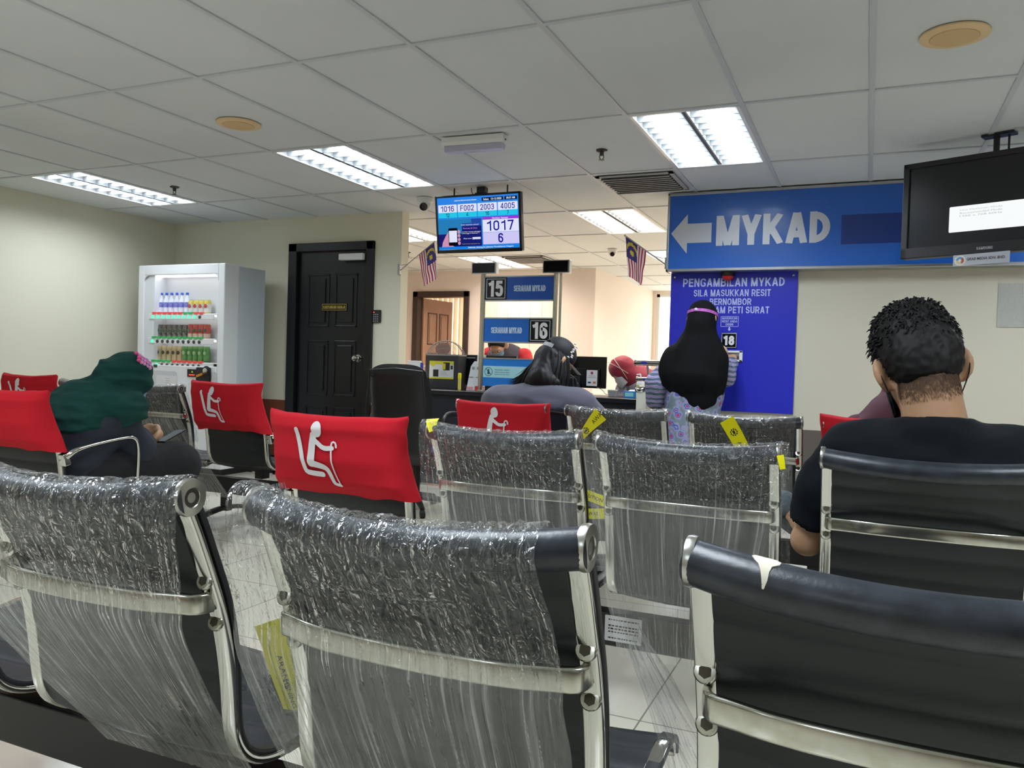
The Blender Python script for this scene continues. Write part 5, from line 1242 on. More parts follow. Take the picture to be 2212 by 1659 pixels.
def cans(shelf, i0, n, cat_, grp, desc, body, bands, h, r, emblem=None, tops=M['alu']):
    proto = None
    for k in range(n):
        lab = '%s %s on the %s shelf of the vending machine' % (names[k], desc, ('top', 'middle', 'bottom')[shelf]); loc = (slotx(i0+k), VY0+.10, SH[shelf])
        if proto is None:
            proto = o = thing('drink_can', lab, 'can', loc, 0, grp); p = MB(); p.lathe([(r*.82, 0), (r, .006), (r, h-.01), (r*.86, h)]); build('body', p, body, o)
            for z0, z1, m in bands: wrap(r+.0006, h*z0, h*z1, 0, m, o, 'band')
            if emblem: p = MB(); p.ell((0, -r-.0004, h*.58), (r*.62, .003, r*.62), 14, 8); build('emblem', p, emblem, o)
            p = MB(); p.lathe([(r*.84, h), (r*.84, h+.003), (r*.7, h+.002)]); build('lid', p, tops, o)
        else: dup(proto, lab, loc)
ye = mat('can_yellow', '#cfc05a', .35); wh = mat('can_silver_white', '#cfd0cc', .3); rd = mat('can_red', '#b8453c', .35); bk = mat('can_dark', '#3b3532', .4, vary=(40, '#8a8179')); gr = mat('can_green', '#5f9a52', .35, vary=(30, '#3f7a40')); tn = mat('can_tan', '#bfae86', .4); dk = mat('can_print_dark', '#3a3129', .5); gd = mat('can_dark_green', '#3f5a48', .4)
cans(0, 6, 4, 'can', 'yellow cans in the vending machine', 'yellow and white can', ye, [(.12, .72, wh)], .125, .031, rd)
cans(1, 0, 6, 'can', 'dark cans in the vending machine', 'dark patterned can', bk, [(.05, .12, dk)], .125, .031, gd)
cans(1, 6, 4, 'can', 'red cans in the vending machine', 'red can with a dark green badge', rd, [(.05, .35, mat('can_cream', '#c9a898', .4))], .13, .031, gd)
cans(2, 0, 5, 'can', 'tan cans in the vending machine', 'tall tan can with a dark ring', tn, [(.0, .05, dk)], .145, .029, dk)
cans(2, 5, 5, 'can', 'green cans in the vending machine', 'tall green can', gr, [(.0, .08, gd)], .145, .029, mat('can_pale_green', '#9cc48a', .4))
# ================================================================== PEOPLE
def rotm(fwd, up):
    f = V3(fwd); f /= np.linalg.norm(f); u = V3(up); u = u-f*np.dot(u, f); u /= np.linalg.norm(u); r = np.cross(f, u); return np.stack([r, f, u], 1)   # columns: right, forward, up
def cap_(a, b, ra, rb=None): return ('c', V3(a), V3(b), ra, ra if rb is None else rb)
def ell_(c, r, rot=None): return ('e', V3(c), V3(r), np.eye(3) if rot is None else rot)
def chain(pts, rs): return [cap_(pts[i], pts[i+1], rs[i], rs[i+1]) for i in range(len(pts)-1)]
def bounds(q, pad):
    if q[0] == 'c': lo = np.minimum(q[1]-q[3], q[2]-q[4]); hi = np.maximum(q[1]+q[3], q[2]+q[4])
    else: e = np.sqrt(((q[3]*q[2])**2).sum(1)); lo, hi = q[1]-e, q[1]+e
    return lo-pad, hi+pad
def sdf(q, X, Y, Z):
    if q[0] == 'c':
        _, a, b, ra, rb = q; d = b-a; L = np.dot(d, d)+1e-12
        t = np.clip(((X-a[0])*d[0]+(Y-a[1])*d[1]+(Z-a[2])*d[2])/L, 0, 1)
        return np.sqrt((X-a[0]-t*d[0])**2+(Y-a[1]-t*d[1])**2+(Z-a[2]-t*d[2])**2)-(ra+(rb-ra)*t)
    _, c, r, m = q; x, y, z = X-c[0], Y-c[1], Z-c[2]
    a = (m[0, 0]*x+m[1, 0]*y+m[2, 0]*z)/r[0]; b = (m[0, 1]*x+m[1, 1]*y+m[2, 1]*z)/r[1]; d = (m[0, 2]*x+m[1, 2]*y+m[2, 2]*z)/r[2]
    k0 = np.sqrt(a*a+b*b+d*d)+1e-9; k1 = np.sqrt((a/r[0])**2+(b/r[1])**2+(d/r[2])**2)+1e-9
    return k0*(k0-1)/k1
def field(prims, vox, k=.03, cuts=(), subs=()):
    """smooth union of the shapes, less the half-spaces (point, outward normal)"""
    pad = k+3*vox; bb = [bounds(q, pad) for q in prims]; lo = np.min([b[0] for b in bb], 0); hi = np.max([b[1] for b in bb], 0)
    n = np.ceil((hi-lo)/vox).astype(int)+1; F = np.full(n, .5, np.float32); ax = [lo[i]+vox*np.arange(n[i]) for i in range(3)]
    for q, (a, b) in zip(prims, bb):
        s = [slice(max(0, int((a[i]-lo[i])/vox)), min(n[i], int((b[i]-lo[i])/vox)+2)) for i in range(3)]
        X, Y, Z = np.meshgrid(ax[0][s[0]], ax[1][s[1]], ax[2][s[2]], indexing='ij', sparse=True); d = sdf(q, X, Y, Z).astype(np.float32); G = F[tuple(s)]
        h = np.maximum(k-np.abs(G-d), 0)/k; F[tuple(s)] = np.minimum(G, d)-h*h*k*.25
    if cuts or subs:
        X, Y, Z = np.meshgrid(*ax, indexing='ij', sparse=True)
        for p, nn in cuts: F = np.maximum(F, ((X-p[0])*nn[0]+(Y-p[1])*nn[1]+(Z-p[2])*nn[2]).astype(np.float32))
        for q in subs: F = np.maximum(F, -sdf(q, X, Y, Z).astype(np.float32))
    return F, lo
def nets(F, lo, vox):
    n = F.shape; ins = F < 0; C = (n[0]-1, n[1]-1, n[2]-1); cor = [(i, j, k) for i in (0, 1) for j in (0, 1) for k in (0, 1)]
    cnt = sum(ins[i:i+C[0], j:j+C[1], k:k+C[2]].astype(np.int8) for i, j, k in cor); act = (cnt > 0) & (cnt < 8); idx = np.full(C, -1, int); cells = np.argwhere(act); idx[act] = np.arange(len(cells))
    S = np.zeros((len(cells), 3)); W_ = np.zeros(len(cells)); val = {c: F[cells[:, 0]+c[0], cells[:, 1]+c[1], cells[:, 2]+c[2]] for c in cor}
    for a in cor:
        for ax in range(3):
            if a[ax]: continue
            b = list(a); b[ax] = 1; b = tuple(b); va, vb = val[a], val[b]; m = (va < 0) != (vb < 0); t = np.where(m, va/(va-vb+1e-12*(va == vb)), 0); p = np.zeros((len(cells), 3)); p[:] = a; p[:, ax] = t; S[m] += p[m]; W_[m] += 1
    V = lo+(cells+S/W_[:, None])*vox; faces = []
    for ax in range(3):
        sl0 = [slice(None)]*3; sl1 = [slice(None)]*3; sl0[ax] = slice(0, -1); sl1[ax] = slice(1, None); A, B = ins[tuple(sl0)], ins[tuple(sl1)]; e = np.argwhere(A != B); o1, o2 = [i for i in range(3) if i != ax]
        e = e[(e[:, o1] > 0) & (e[:, o2] > 0) & (e[:, o1] < n[o1]-1) & (e[:, o2] < n[o2]-1)]; q = []
        for d1, d2 in ((-1, -1), (0, -1), (0, 0), (-1, 0)):
            c = e.copy(); c[:, o1] += d1; c[:, o2] += d2; q.append(idx[c[:, 0], c[:, 1], c[:, 2]])
        q = np.stack(q, 1); s = A[e[:, 0], e[:, 1], e[:, 2]]
        if ax == 1: s = ~s
        q[~s] = q[~s][:, ::-1]; faces.append(q)
    return V, np.concatenate(faces)
def organic(name, prims, vox, mats, parent, k=.03, cuts=(), subs=(), it=2, folds=None, matfn=None):
    F, lo = field(prims, vox, k, cuts, subs); V, Q = nets(F, lo, vox)
    E = np.unique(np.sort(np.concatenate([Q[:, [0, 1]], Q[:, [1, 2]], Q[:, [2, 3]], Q[:, [3, 0]]]), 1), axis=0)
    for _ in range(it):
        s = np.zeros_like(V); c = np.zeros(len(V)); np.add.at(s, E[:, 0], V[E[:, 1]]); np.add.at(s, E[:, 1], V[E[:, 0]]); np.add.at(c, E[:, 0], 1); np.add.at(c, E[:, 1], 1); V = V*.5+.5*s/c[:, None]
    me = bpy.data.meshes.new(name); me.from_pydata(V.tolist(), [], Q.tolist()); me.update()
    if folds:
        nn = np.empty(len(V)*3); me.vertices.foreach_get('normal', nn); nn = nn.reshape(-1, 3); amp, fx, fy, fz = folds[:4]; d = np.empty(len(V))
        for i, p in enumerate(V):
            q = Vector((p[0]*fx, p[1]*fy, p[2]*fz)); a = noise.noise(q); b = noise.noise(q*2.3+Vector((7, 3, 1))); d[i] = (1-abs(a)*2.4)*.7+b*.5
        V = V+nn*(d*amp)[:, None]; me.vertices.foreach_set('co', V.ravel()); me.update()
    if matfn:
        cen = V[Q].mean(1); me.polygons.foreach_set('material_index', np.array([matfn(c) for c in cen], dtype=np.int32))
    return link(name, me, mats, parent, 180)
def head_prims(c, Rm, s=1.0, ears=True):
    P = lambda *a: V3(c)+Rm@(V3(a)*s); q = []
    q += [ell_(P(0, -.012, .028), V3((.077, .094, .088))*s, Rm), ell_(P(0, .035, -.03), V3((.064, .064, .085))*s, Rm), ell_(P(0, .052, -.085), V3((.045, .042, .032))*s, Rm)]
    q += [cap_(P(0, .092, .0), P(0, .112, -.038), .009*s, .014*s), ell_(P(0, .092, -.072), V3((.024, .012, .009))*s, Rm), ell_(P(.03, .083, .018), V3((.024, .012, .008))*s, Rm), ell_(P(-.03, .083, .018), V3((.024, .012, .008))*s, Rm)]
    if ears:
        for sg in (-1, 1):
            er = Rm@rotm((-sg*.72, .70, 0), (sg*.12, -.12, 1)); q += [ell_(P(sg*.092, -.010, -.016), V3((.007, .022, .035))*s, er), ell_(P(sg*.099, -.024, -.004), V3((.006, .013, .026))*s, er), ell_(P(sg*.083, .002, -.04), V3((.008, .011, .013))*s, er)]
    return q
def eyes(c, Rm, s, parent):
    p = MB()
    for sg in (-1, 1): p.ell(V3(c)+Rm@(V3((sg*.031, .083, .0))*s), V3((.013, .010, .009))*s, 14, 8, 0, Rm); p.ell(V3(c)+Rm@(V3((sg*.031, .0915, .0))*s), V3((.0055, .003, .0055))*s, 10, 6, 1, Rm)
    return build('eyes', p, [M['print_white'], M['ink']], parent, 60)
def hand_prims(wr, d, palm, s=1.0, curl=.6, side=1):
    """wrist point, finger direction, palm normal; five bent fingers of unequal length"""
    m = rotm(d, palm); P = lambda a, b, c: V3(wr)+m@(V3((a, b, c))*s); q = [cap_(P(0, -.01, 0), P(0, .03, 0), .022*s, .024*s), ell_(P(0, .05, 0), V3((.040, .048, .016))*s, m)]
    for i, (x, L) in enumerate(((-.030, .062), (-.010, .072), (.010, .068), (.029, .052))):
        x *= side; a = curl*(.8+.1*i); p0 = P(x, .085, 0); p1 = P(x*1.05, .085+L*.45*math.cos(a*.6), L*.45*math.sin(a*.6)); p2 = P(x*1.05, .085+L*.45*math.cos(a*.6)+L*.32*math.cos(a*1.5), L*.45*math.sin(a*.6)+L*.32*math.sin(a*1.5)); p3 = p2+m@V3((0, L*.25*math.cos(a*2.1), L*.25*math.sin(a*2.1)))*s
        q += chain([p0, p1, p2, p3], [.0088*s, .008*s, .0075*s, .0062*s])
    q += chain([P(-.028*side, .02, .004), P(-.052*side, .048, .014), P(-.055*side, .075, .028), P(-.048*side, .092, .038)], [.012*s, .0105*s, .0092*s, .0075*s]); return q
def shoes(par, pts, m, ln=.25):
    for (x, y, z), (dx, dy) in pts:
        rm = rotm((dx, dy, 0), (0, 0, 1)); p = MB(); p.ell(V3((x, y, z+.035))+rm@V3((0, .05, 0)), (.045, ln*.52, .04), 18, 10, 0, rm); p.v = [(a, b, max(c, z)) for a, b, c in p.v]; build('shoe', p, m, par, 50)
def mask(c, Rm, s, m, parent, loops=True, lm=None, r=.0022):
    p = MB(); rows = []
    for i in range(13):
        u = -1+2*i/12; col = []
        for j in range(9):
            v = j/8; a = u*1.25; rr = .079+.012*(1-abs(u))*math.sin(v*2.6); col.append(V3(c)+Rm@(V3((rr*math.sin(a)*.93, .036+rr*math.cos(a)*1.06-.01, -.012-.10*v))*s))
        rows.append(col)
    ctr = V3(c); p.slab(rows, [[q+(q-ctr)*.03 for q in r_] for r_ in rows]); build('face_mask', p, m, parent, 60)
    if loops:
        for sg in (-1, 1): q = MB(); P = lambda *a: V3(c)+Rm@(V3(a)*s); q.tube(smooth_path([P(sg*.074, .05, -.02), P(sg*.094, .01, .018), P(sg*.104, -.026, .016), P(sg*.100, -.034, -.03), P(sg*.082, -.004, -.07), P(sg*.068, .045, -.10)], 24), r, 6); build('ear_loop', q, lm or m, parent)
def arm_prims(sh, el, wr, s=1.0): return chain([sh, el], [.052*s, .040*s])+chain([el, wr], [.040*s, .027*s])
def leg_prims(hip, kn, an, s=1.0): return chain([hip, kn], [.085*s, .058*s])+chain([kn, lerp(V3(kn), V3(an), .3), an], [.058*s, .056*s, .037*s])
M['mask_black'] = mat('black_mask', '#14161a', .8); M['mask_blue'] = mat('surgical_blue', '#6f8a9c', .8)
M['black_tee'] = mat('black_cotton', '#14191e', .9, spec=.2); M['trouser'] = mat('dark_trousers', '#15171b', .85)
M['shoe'] = mat('black_shoe', '#121212', .5)

# ---- man in the black T-shirt, seated in the middle row
ox, oy = .165, 2.56
t = thing('person', 'seated man in a black T-shirt seen from behind, head bowed, black mask loops', 'person', (ox, oy, 0))
L = lambda x, y, z: V3((x-ox, y-oy, z))
hm = rotm((-.18, .88, -.40), (-.27, .36, .90)); hc = L(.128, 2.475, 1.112); hs = 1.15
nb = L(.172, 2.44, .955)
body = head_prims(hc, hm, hs)+[cap_(hc+hm@V3((0, -.030, -.05)), nb, .074, .080), ell_(L(.17, 2.47, .90), (.15, .085, .07)), ell_(L(.17, 2.54, .72), (.165, .115, .20)), ell_(L(.17, 2.62, .50), (.17, .13, .10))]
eL, wL = L(-.150, 2.60, .575), L(-.02, 2.88, .66); eR, wR = L(.50, 2.60, .60), L(.30, 2.90, .66)
body += arm_prims(L(-.045, 2.51, .875), eL, wL, 1.12)+arm_prims(L(.385, 2.51, .885), eR, wR, 1.12)
body += hand_prims(wL, (.5, .8, .25), (.6, -.3, .7), 1, .9, 1)+hand_prims(wR, (-.5, .8, .25), (-.6, -.3, .7), 1, .9, -1)
body += leg_prims(L(.08, 2.66, .50), L(.02, 3.10, .50), L(.03, 3.08, .09))+leg_prims(L(.26, 2.66, .51), L(.22, 3.08, .60), L(-.13, 2.93, .585))
body += chain([L(-.13, 2.93, .585), L(-.185, 2.90, .575), L(-.235, 2.97, .60)], [.036, .036, .026])+chain([L(.03, 3.08, .09), L(.03, 3.20, .04)], [.04, .03])
organic('body', body, .0075, M['skin'], t, .022)
eyes(hc, hm, hs, t); mask(hc, hm, hs, M['mask_black'], t, True, M['mask_black'], .0018)
# T-shirt
tee = [ell_(L(.17, 2.465, .900), (.20, .098, .075), rotm((0, 1, 0), (.04, 0, 1))), ell_(L(.17, 2.47, .80), (.225, .122, .14)), ell_(L(.17, 2.54, .66), (.19, .135, .16)), ell_(L(.17, 2.60, .50), (.195, .15, .11)), cap_(L(.172, 2.44, .95), L(.17, 2.47, .90), .086, .125)]
tee += chain([L(-.035, 2.505, .872), L(-.095, 2.54, .75), L(-.128, 2.575, .665)], [.078, .074, .072])+chain([L(.375, 2.505, .882), L(.435, 2.54, .76), L(.465, 2.575, .675)], [.078, .074, .072])
ncut = hm@V3((0, -.25, 1)); ncut = V3((-.05, .10, 1)); ncut /= np.linalg.norm(ncut)
organic('t_shirt', tee, .008, M['black_tee'], t, .06, cuts=[(L(.17, 2.44, .972), ncut)], subs=[cap_(nb+V3((.0, .012, .06)), nb+V3((0, .03, -.03)), .079, .066), cap_(eL, L(-.118, 2.568, .69), .062, .055), cap_(eR, L(.455, 2.568, .70), .062, .055)], folds=(.006, 7, 7, 13))
p = MB(); c0 = L(-.178, 2.545, .735)
for i in range(6): p.obox(c0+V3((.001*(i % 2), .006*(i % 2)-.003, .035-.012*i)), (.0, .013, .004*(-1)**i), (.0015, 0, 0), (0, .002, .004))
build('sleeve_logo', p, mat('red_print', '#b3333c', .6), t, 0)
pants = chain([L(.09, 2.66, .485), L(.02, 3.10, .50), L(.03, 3.08, .12)], [.105, .085, .065])+chain([L(.25, 2.66, .49), L(.22, 3.08, .60), L(-.06, 2.96, .59)], [.105, .085, .06])+[ell_(L(.17, 2.64, .49), (.18, .14, .095))]
organic('trousers', pants, .012, M['trouser'], t, .05, folds=(.004, 12, 12, 12))
M['clog'] = mat('grey_blue_slipper', '#45535c', .7); fd = V3((-.58, .78, .28)); fd /= np.linalg.norm(fd); rm = rotm(fd, (.10, -.25, 1))
p = MB(); hp = L(-.205, 2.925, .590); p.ell(hp+rm@V3((0, .075, .008)), (.048, .07, .044), 20, 12, 0, rm); build('slipper', p, M['clog'], t, 60)
p = MB(); p.prism([(-.03, -.09), (.0, -.105), (.03, -.09), (.042, 0), (.047, .09), (.035, .15), (0, .17), (-.035, .15), (-.047, .09), (-.042, 0)], hp+rm@V3((0, 0, -.052)), rm[:, 0], rm[:, 1], .02); build('slipper_sole', p, mat('slipper_sole', '#3b403d', .8), t, 0, .004)
shoes(t, [((L(.03, 3.08, 0)), (0, 1))], M['clog'])
# hair: a cap over the skull plus tufts
hp_ = [ell_(hc+hm@V3((0, -.014, .052))*hs, V3((.091, .104, .108))*hs, hm), ell_(hc+hm@V3((0, -.050, .0))*hs, V3((.082, .066, .080))*hs, hm)]
organic('hair', hp_, .006, M['hair'], t, .03, cuts=[(hc+hm@V3((0, .055, .03)), hm@V3((0, .85, -.50))), (hc+hm@V3((0, -.06, -.072)), hm@V3((0, -.12, -1)))], subs=[ell_(hc+hm@V3((sg*.095, .012, -.035))*hs, V3((.03, .035, .045))*hs, hm) for sg in (-1, 1)], folds=(.005, 40, 40, 30))
rg = random.Random(8); g = MB()
for i in range(3400):
    th = rg.uniform(0, 2*math.pi); ph = math.acos(rg.uniform(-.8, 1)); n_ = V3((math.sin(ph)*math.cos(th), math.sin(ph)*math.sin(th), math.cos(ph)))
    if n_[1] > .72 and n_[2] < .5: continue
    b = V3((n_[0]*.090, -.014+n_[1]*.103, .052+n_[2]*.107)); tip = n_*rg.uniform(.003, .010)*(1 if n_[2] > 0 else .5)*(1.5 if n_[2] > .55 else .7)+V3((rg.uniform(-1, 1), rg.uniform(-.6, 1), rg.uniform(-1.0, .3)))*.014
    a0 = hc+hm@(b*hs); g.tube([a0, a0+hm@(tip*.55+n_*.003), a0+hm@(tip+V3((0, .003, -.004)))], [.0034, .0024, .0004], 4)
build('hair_tufts', g, M['hair'], t.children[[c.name.split('.')[0] for c in t.children].index('hair')], 60)
# stubble of the shaved nape
g = MB(); rg = random.Random(12); a0, a1 = hc+hm@V3((0, -.030, -.05)), nb; ax_ = (a1-a0)/np.linalg.norm(a1-a0); sd = np.cross(ax_, (0, 1, 0)); sd /= np.linalg.norm(sd); bk_ = np.cross(sd, ax_)
if bk_[1] > 0: bk_ = -bk_
for i in range(2600):
    f = .56*(1-math.sqrt(rg.random())); th = rg.uniform(-1.45, 1.45); e_ = bk_*math.cos(th)+sd*math.sin(th); q = lerp(a0, a1, f-.12)+e_*(lerp(.074, .080, f)+.0005); g.tube([q, q+ax_*.006+e_*.0015], [.0006, .0003], 3)
build('nape_stubble', g, mat('hair_stubble', '#5c4636', .8), t, 0)

# ---- woman in the green headscarf, bent over her phone
ox, oy = -3.60, 2.80
t = thing('person', 'seated woman in a dark green headscarf and dark clothes, bent over her phone', 'person', (ox, oy, 0)); L = lambda x, y, z: V3((x-ox, y-oy, z))
hm = rotm((.16, .86, -.55), (.08, .55, .84)); hc = L(-3.475, 2.965, .945); nb = L(-3.53, 2.88, .865)
S1, S2 = L(-3.71, 2.88, .80), L(-3.45, 2.90, .775); E1, E2 = L(-3.80, 3.02, .60), L(-3.445, 3.0, .58); W1, W2_ = L(-3.57, 3.12, .64), L(-3.50, 3.10, .605)
body = head_prims(hc, hm, 1.0, False)+[cap_(hc+hm@V3((0, -.03, -.05)), nb, .055, .06), ell_(L(-3.58, 2.79, .72), (.17, .135, .17), rotm((0, .85, -.5), (0, .5, .85))), ell_(L(-3.63, 2.74, .52), (.15, .13, .10))]
body += arm_prims(S1, E1, W1)+arm_prims(S2, E2, W2_)+hand_prims(W1, (.35, .9, .1), (.5, -.2, .8), .82, .9, 1)+hand_prims(W2_, (-.02, .95, .2), (-.35, -.3, .85), .82, 1.0, -1)
body += leg_prims(L(-3.70, 2.80, .50), L(-3.70, 3.22, .50), L(-3.70, 3.2, .09))+leg_prims(L(-3.54, 2.80, .49), L(-3.45, 3.23, .50), L(-3.45, 3.2, .09))+chain([L(-3.70, 3.2, .09), L(-3.70, 3.32, .04)], [.036, .028])+chain([L(-3.45, 3.2, .09), L(-3.45, 3.32, .04)], [.036, .028])
organic('body', body, .008, M['skin'], t, .022); eyes(hc, hm, 1, t); mask(hc, hm, 1, M['mask_blue'], t, False)
M['navy_dress'] = mat('dark_blue_dress', '#1c2430', .8, bump=(300, .2, .0008)); M['black_skirt'] = mat('black_skirt', '#101114', .85)
dr = [ell_(L(-3.58, 2.79, .72), (.225, .185, .215), rotm((0, .85, -.5), (0, .5, .85))), ell_(L(-3.55, 2.88, .80), (.215, .13, .10)), ell_(L(-3.625, 2.73, .54), (.215, .185, .15))]+chain([S1, E1, lerp(E1, W1, 1.0)], [.08, .075, .055])+chain([S2, E2, lerp(E2, W2_, .95)], [.064, .076, .054])
organic('tunic', dr, .009, M['navy_dress'], t, .06, folds=(.007, 6, 6, 11))
sk = [ell_(L(-3.62, 2.76, .49), (.205, .19, .10))]+chain([L(-3.68, 2.85, .49), L(-3.70, 3.22, .48), L(-3.68, 3.2, .10)], [.12, .105, .10])+chain([L(-3.50, 2.85, .49), L(-3.43, 3.24, .48), L(-3.46, 3.2, .10)], [.12, .11, .10])
organic('skirt', sk, .012, M['black_skirt'], t, .08, folds=(.006, 10, 10, 6))
M['green_scarf'] = mat('dark_green_scarf', '#0d3a34', .85, spec=.25)
sc = [ell_(hc+hm@V3((0, -.005, .02)), (.108, .122, .116), hm), ell_(hc+hm@V3((0, -.075, -.02)), (.105, .085, .105), hm), ell_(L(-3.54, 2.88, .875), (.12, .11, .08)), ell_(L(-3.56, 2.83, .80), (.235, .165, .125), rotm((0, .8, -.6), (0, .6, .8))), ell_(L(-3.58, 2.73, .745), (.21, .14, .14), rotm((0, .7, -.7), (0, .7, .7))), cap_(L(-3.70, 2.88, .81), L(-3.435, 2.905, .795), .098, .118)]
cn = V3((.28, .42, -.86)); cn /= np.linalg.norm(cn)
organic('headscarf', sc, .008, M['green_scarf'], t, .035, cuts=[(L(-3.50, 2.74, .665), V3((.10, .30, -.95))), (L(-3.45, 3.0, .735), V3((.2, .75, -.62)))], subs=[ell_(hc+hm@V3((0, .095, -.035)), (.06, .07, .075), hm)], folds=(.014, 7, 6, 17))
g = MB(); rg = random.Random(3); a0 = hc+hm@V3((.055, .012, .112)); ax_ = hm@V3((.35, -.75, -.05)); side_ = hm@V3((.9, .35, -.30))
for i in range(16): g.ell(hc+hm@(V3(((.074, .086, .097)[i % 3], .012-.017*(i//3), (.107, .093, .077)[i % 3]))*1.05), (.0105, .0105, .0095), 10, 6, 1 if i > 12 else 0, hm)
build('flower_clip', g, [mat('pink_flowers', '#d08ab8', .6), mat('rose_flower', '#d64a86', .6)], t)
shoes(t, [(L(-3.70, 3.2, 0), (0, 1)), (L(-3.45, 3.2, 0), (0, 1))], M['shoe'])
ph = thing('phone', 'dark phone held by the woman in the green headscarf', 'phone', (-3.475, 3.245, .635)); rm = rotm((.05, .85, .35), (-.1, -.35, .9)); p = MB(); p.obox((0, 0, 0), rm[:, 0]*.037, rm[:, 1]*.075, rm[:, 2]*.004); build('case', p, M['gloss_black'], ph, 0, .002)
p = MB(); p.obox(rm[:, 2]*.0042, rm[:, 0]*.034, rm[:, 1]*.07, rm[:, 2]*.0003); build('screen', p, glow('phone_screen', '#9aa4aa', .35), ph, 0)

# ---- man in the cap at the counter
ox, oy = -1.79, 4.62
t = thing('person', 'long-haired man in a black cap and grey T-shirt seated at the counter', 'person', (ox, oy, 0)); L = lambda x, y, z: V3((x-ox, y-oy, z))
hm = rotm((.50, .70, -.52), (.36, .36, .86)); hc = L(-1.775, 4.68, 1.118); nb = L(-1.83, 4.56, .99); hs = 1.08
S1, S2 = L(-2.11, 4.55, .845), L(-1.57, 4.57, .84); E1, E2 = L(-2.22, 4.70, .66), L(-1.46, 4.72, .64); W1, W2_ = L(-1.95, 4.93, .68), L(-1.62, 4.95, .68)
body = head_prims(hc, hm, hs)+[cap_(hc+hm@V3((0, -.04, -.05)), nb, .066, .075), ell_(L(-1.82, 4.56, .88), (.22, .11, .10)), ell_(L(-1.81, 4.60, .68), (.21, .16, .22)), ell_(L(-1.80, 4.64, .50), (.20, .16, .10))]+arm_prims(S1, E1, W1, 1.15)+arm_prims(S2, E2, W2_, 1.15)+hand_prims(W1, (.6, .75, 0), (.3, -.2, .9), 1, .8, 1)+hand_prims(W2_, (-.5, .8, 0), (-.3, -.2, .9), 1, .8, -1)
body += leg_prims(L(-1.92, 4.66, .50), L(-1.95, 5.08, .50), L(-1.95, 5.08, .09), 1.1)+leg_prims(L(-1.68, 4.66, .50), L(-1.66, 5.06, .50), L(-1.66, 5.06, .09), 1.1)+chain([L(-1.95, 5.08, .09), L(-1.95, 5.2, .04)], [.04, .03])+chain([L(-1.66, 5.06, .09), L(-1.66, 5.18, .04)], [.04, .03])
organic('body', body, .008, M['skin'], t, .022); eyes(hc, hm, hs, t); mask(hc, hm, hs, M['mask_black'], t)
M['grey_tee'] = mat('grey_purple_cotton', '#4a4a58', .85, bump=(350, .2, .0008), sheen=.2)
tee = [ell_(L(-1.84, 4.55, .835), (.325, .15, .10)), ell_(L(-1.83, 4.56, .75), (.33, .185, .17)), ell_(L(-1.81, 4.60, .62), (.285, .195, .18)), ell_(L(-1.80, 4.62, .49), (.27, .2, .10)), ell_(L(-1.83, 4.555, .865), (.25, .13, .105))]+chain([S1, lerp(S1, E1, .5), lerp(S1, E1, .85)], [.10, .096, .088])+chain([S2, lerp(S2, E2, .5), lerp(S2, E2, .85)], [.10, .096, .088])
organic('t_shirt', tee, .009, M['grey_tee'], t, .08, folds=(.0055, 6, 6, 10), subs=[cap_(E1, lerp(S1, E1, .8), .07, .06), cap_(E2, lerp(S2, E2, .8), .07, .06)])
pants = chain([L(-1.92, 4.66, .49), L(-1.95, 5.08, .50), L(-1.95, 5.08, .1)], [.12, .09, .065])+chain([L(-1.68, 4.66, .49), L(-1.66, 5.06, .50), L(-1.66, 5.06, .1)], [.12, .09, .065])
organic('trousers', pants, .013, M['trouser'], t, .05); shoes(t, [(L(-1.95, 5.08, 0), (0, 1)), (L(-1.66, 5.06, 0), (0, 1))], M['shoe'])
M['cap_black'] = mat('black_cap_cloth', '#131519', .7, bump=(300, .2, .0006))
cp = organic('cap', [ell_(hc+hm@V3((0, -.01, .045))*hs, V3((.092, .108, .092))*hs, hm)], .006, M['cap_black'], t, .02, cuts=[(hc+hm@V3((0, 0, .022)), hm@V3((0, .06, -1)))], subs=[ell_(hc+hm@V3((0, -.125, .03))*hs, V3((.04, .05, .04))*hs, hm)], it=1)
rows = [[hc+hm@(V3((lerp(-.078, .078, i/14), lerp(.062+.034*(1-((i-7)/7)**2), .125+.055*(1-((i-7)/7)**2), j/6), .032-.028*(((i-7)/7)**2)-.012*j/6))*hs) for j in range(7)] for i in range(15)]
p = MB(); p.slab(rows, [[q-hm[:, 2]*.004 for q in r] for r in rows]); build('brim', p, mat('cap_brim', '#2a2620', .7), cp, 50)
rows = [[hc+hm@(V3((.094*math.sin(a), -.012-.110*math.cos(a), z))*hs) for z in np.linspace(.028, .052, 4)] for a in np.linspace(-.62, .62, 14)]
p = MB(); p.slab(rows, [[q*1.0-(hm@V3((0, -.002, 0))) for q in r] for r in rows]); build('strap', p, mat('grey_strap', '#a9abae', .6), cp, 60)
g = MB(); rg = random.Random(1)
for i in range(9): g.ell(hc+hm@(V3((.0905-.001*i, .012+.014*rg.uniform(-1, 1), .034+.011*i))*hs*(1.0)), (.006, .011, .0055), 8, 5, 0, hm)
build('cap_emblem', g, M['print_white'], cp)
g = MB(); rg = random.Random(5)
def strand(a, z0, out, length, sway, w):
    b = V3((.088*math.sin(a), -.012-.100*math.cos(a), z0)); b = hc+hm@(b*hs); o_ = hm@V3((math.sin(a), -math.cos(a), 0)); dn = V3((0, 0, -1)); q = [b]
    for k in range(1, 7): f = k/6; q.append(b+dn*length*f+o_*out*math.sin(f*2.2)+V3(sway)*f*f)
    g.tube(q, [w, w*1.1, w, w*.9, w*.7, w*.45, w*.1], 5)
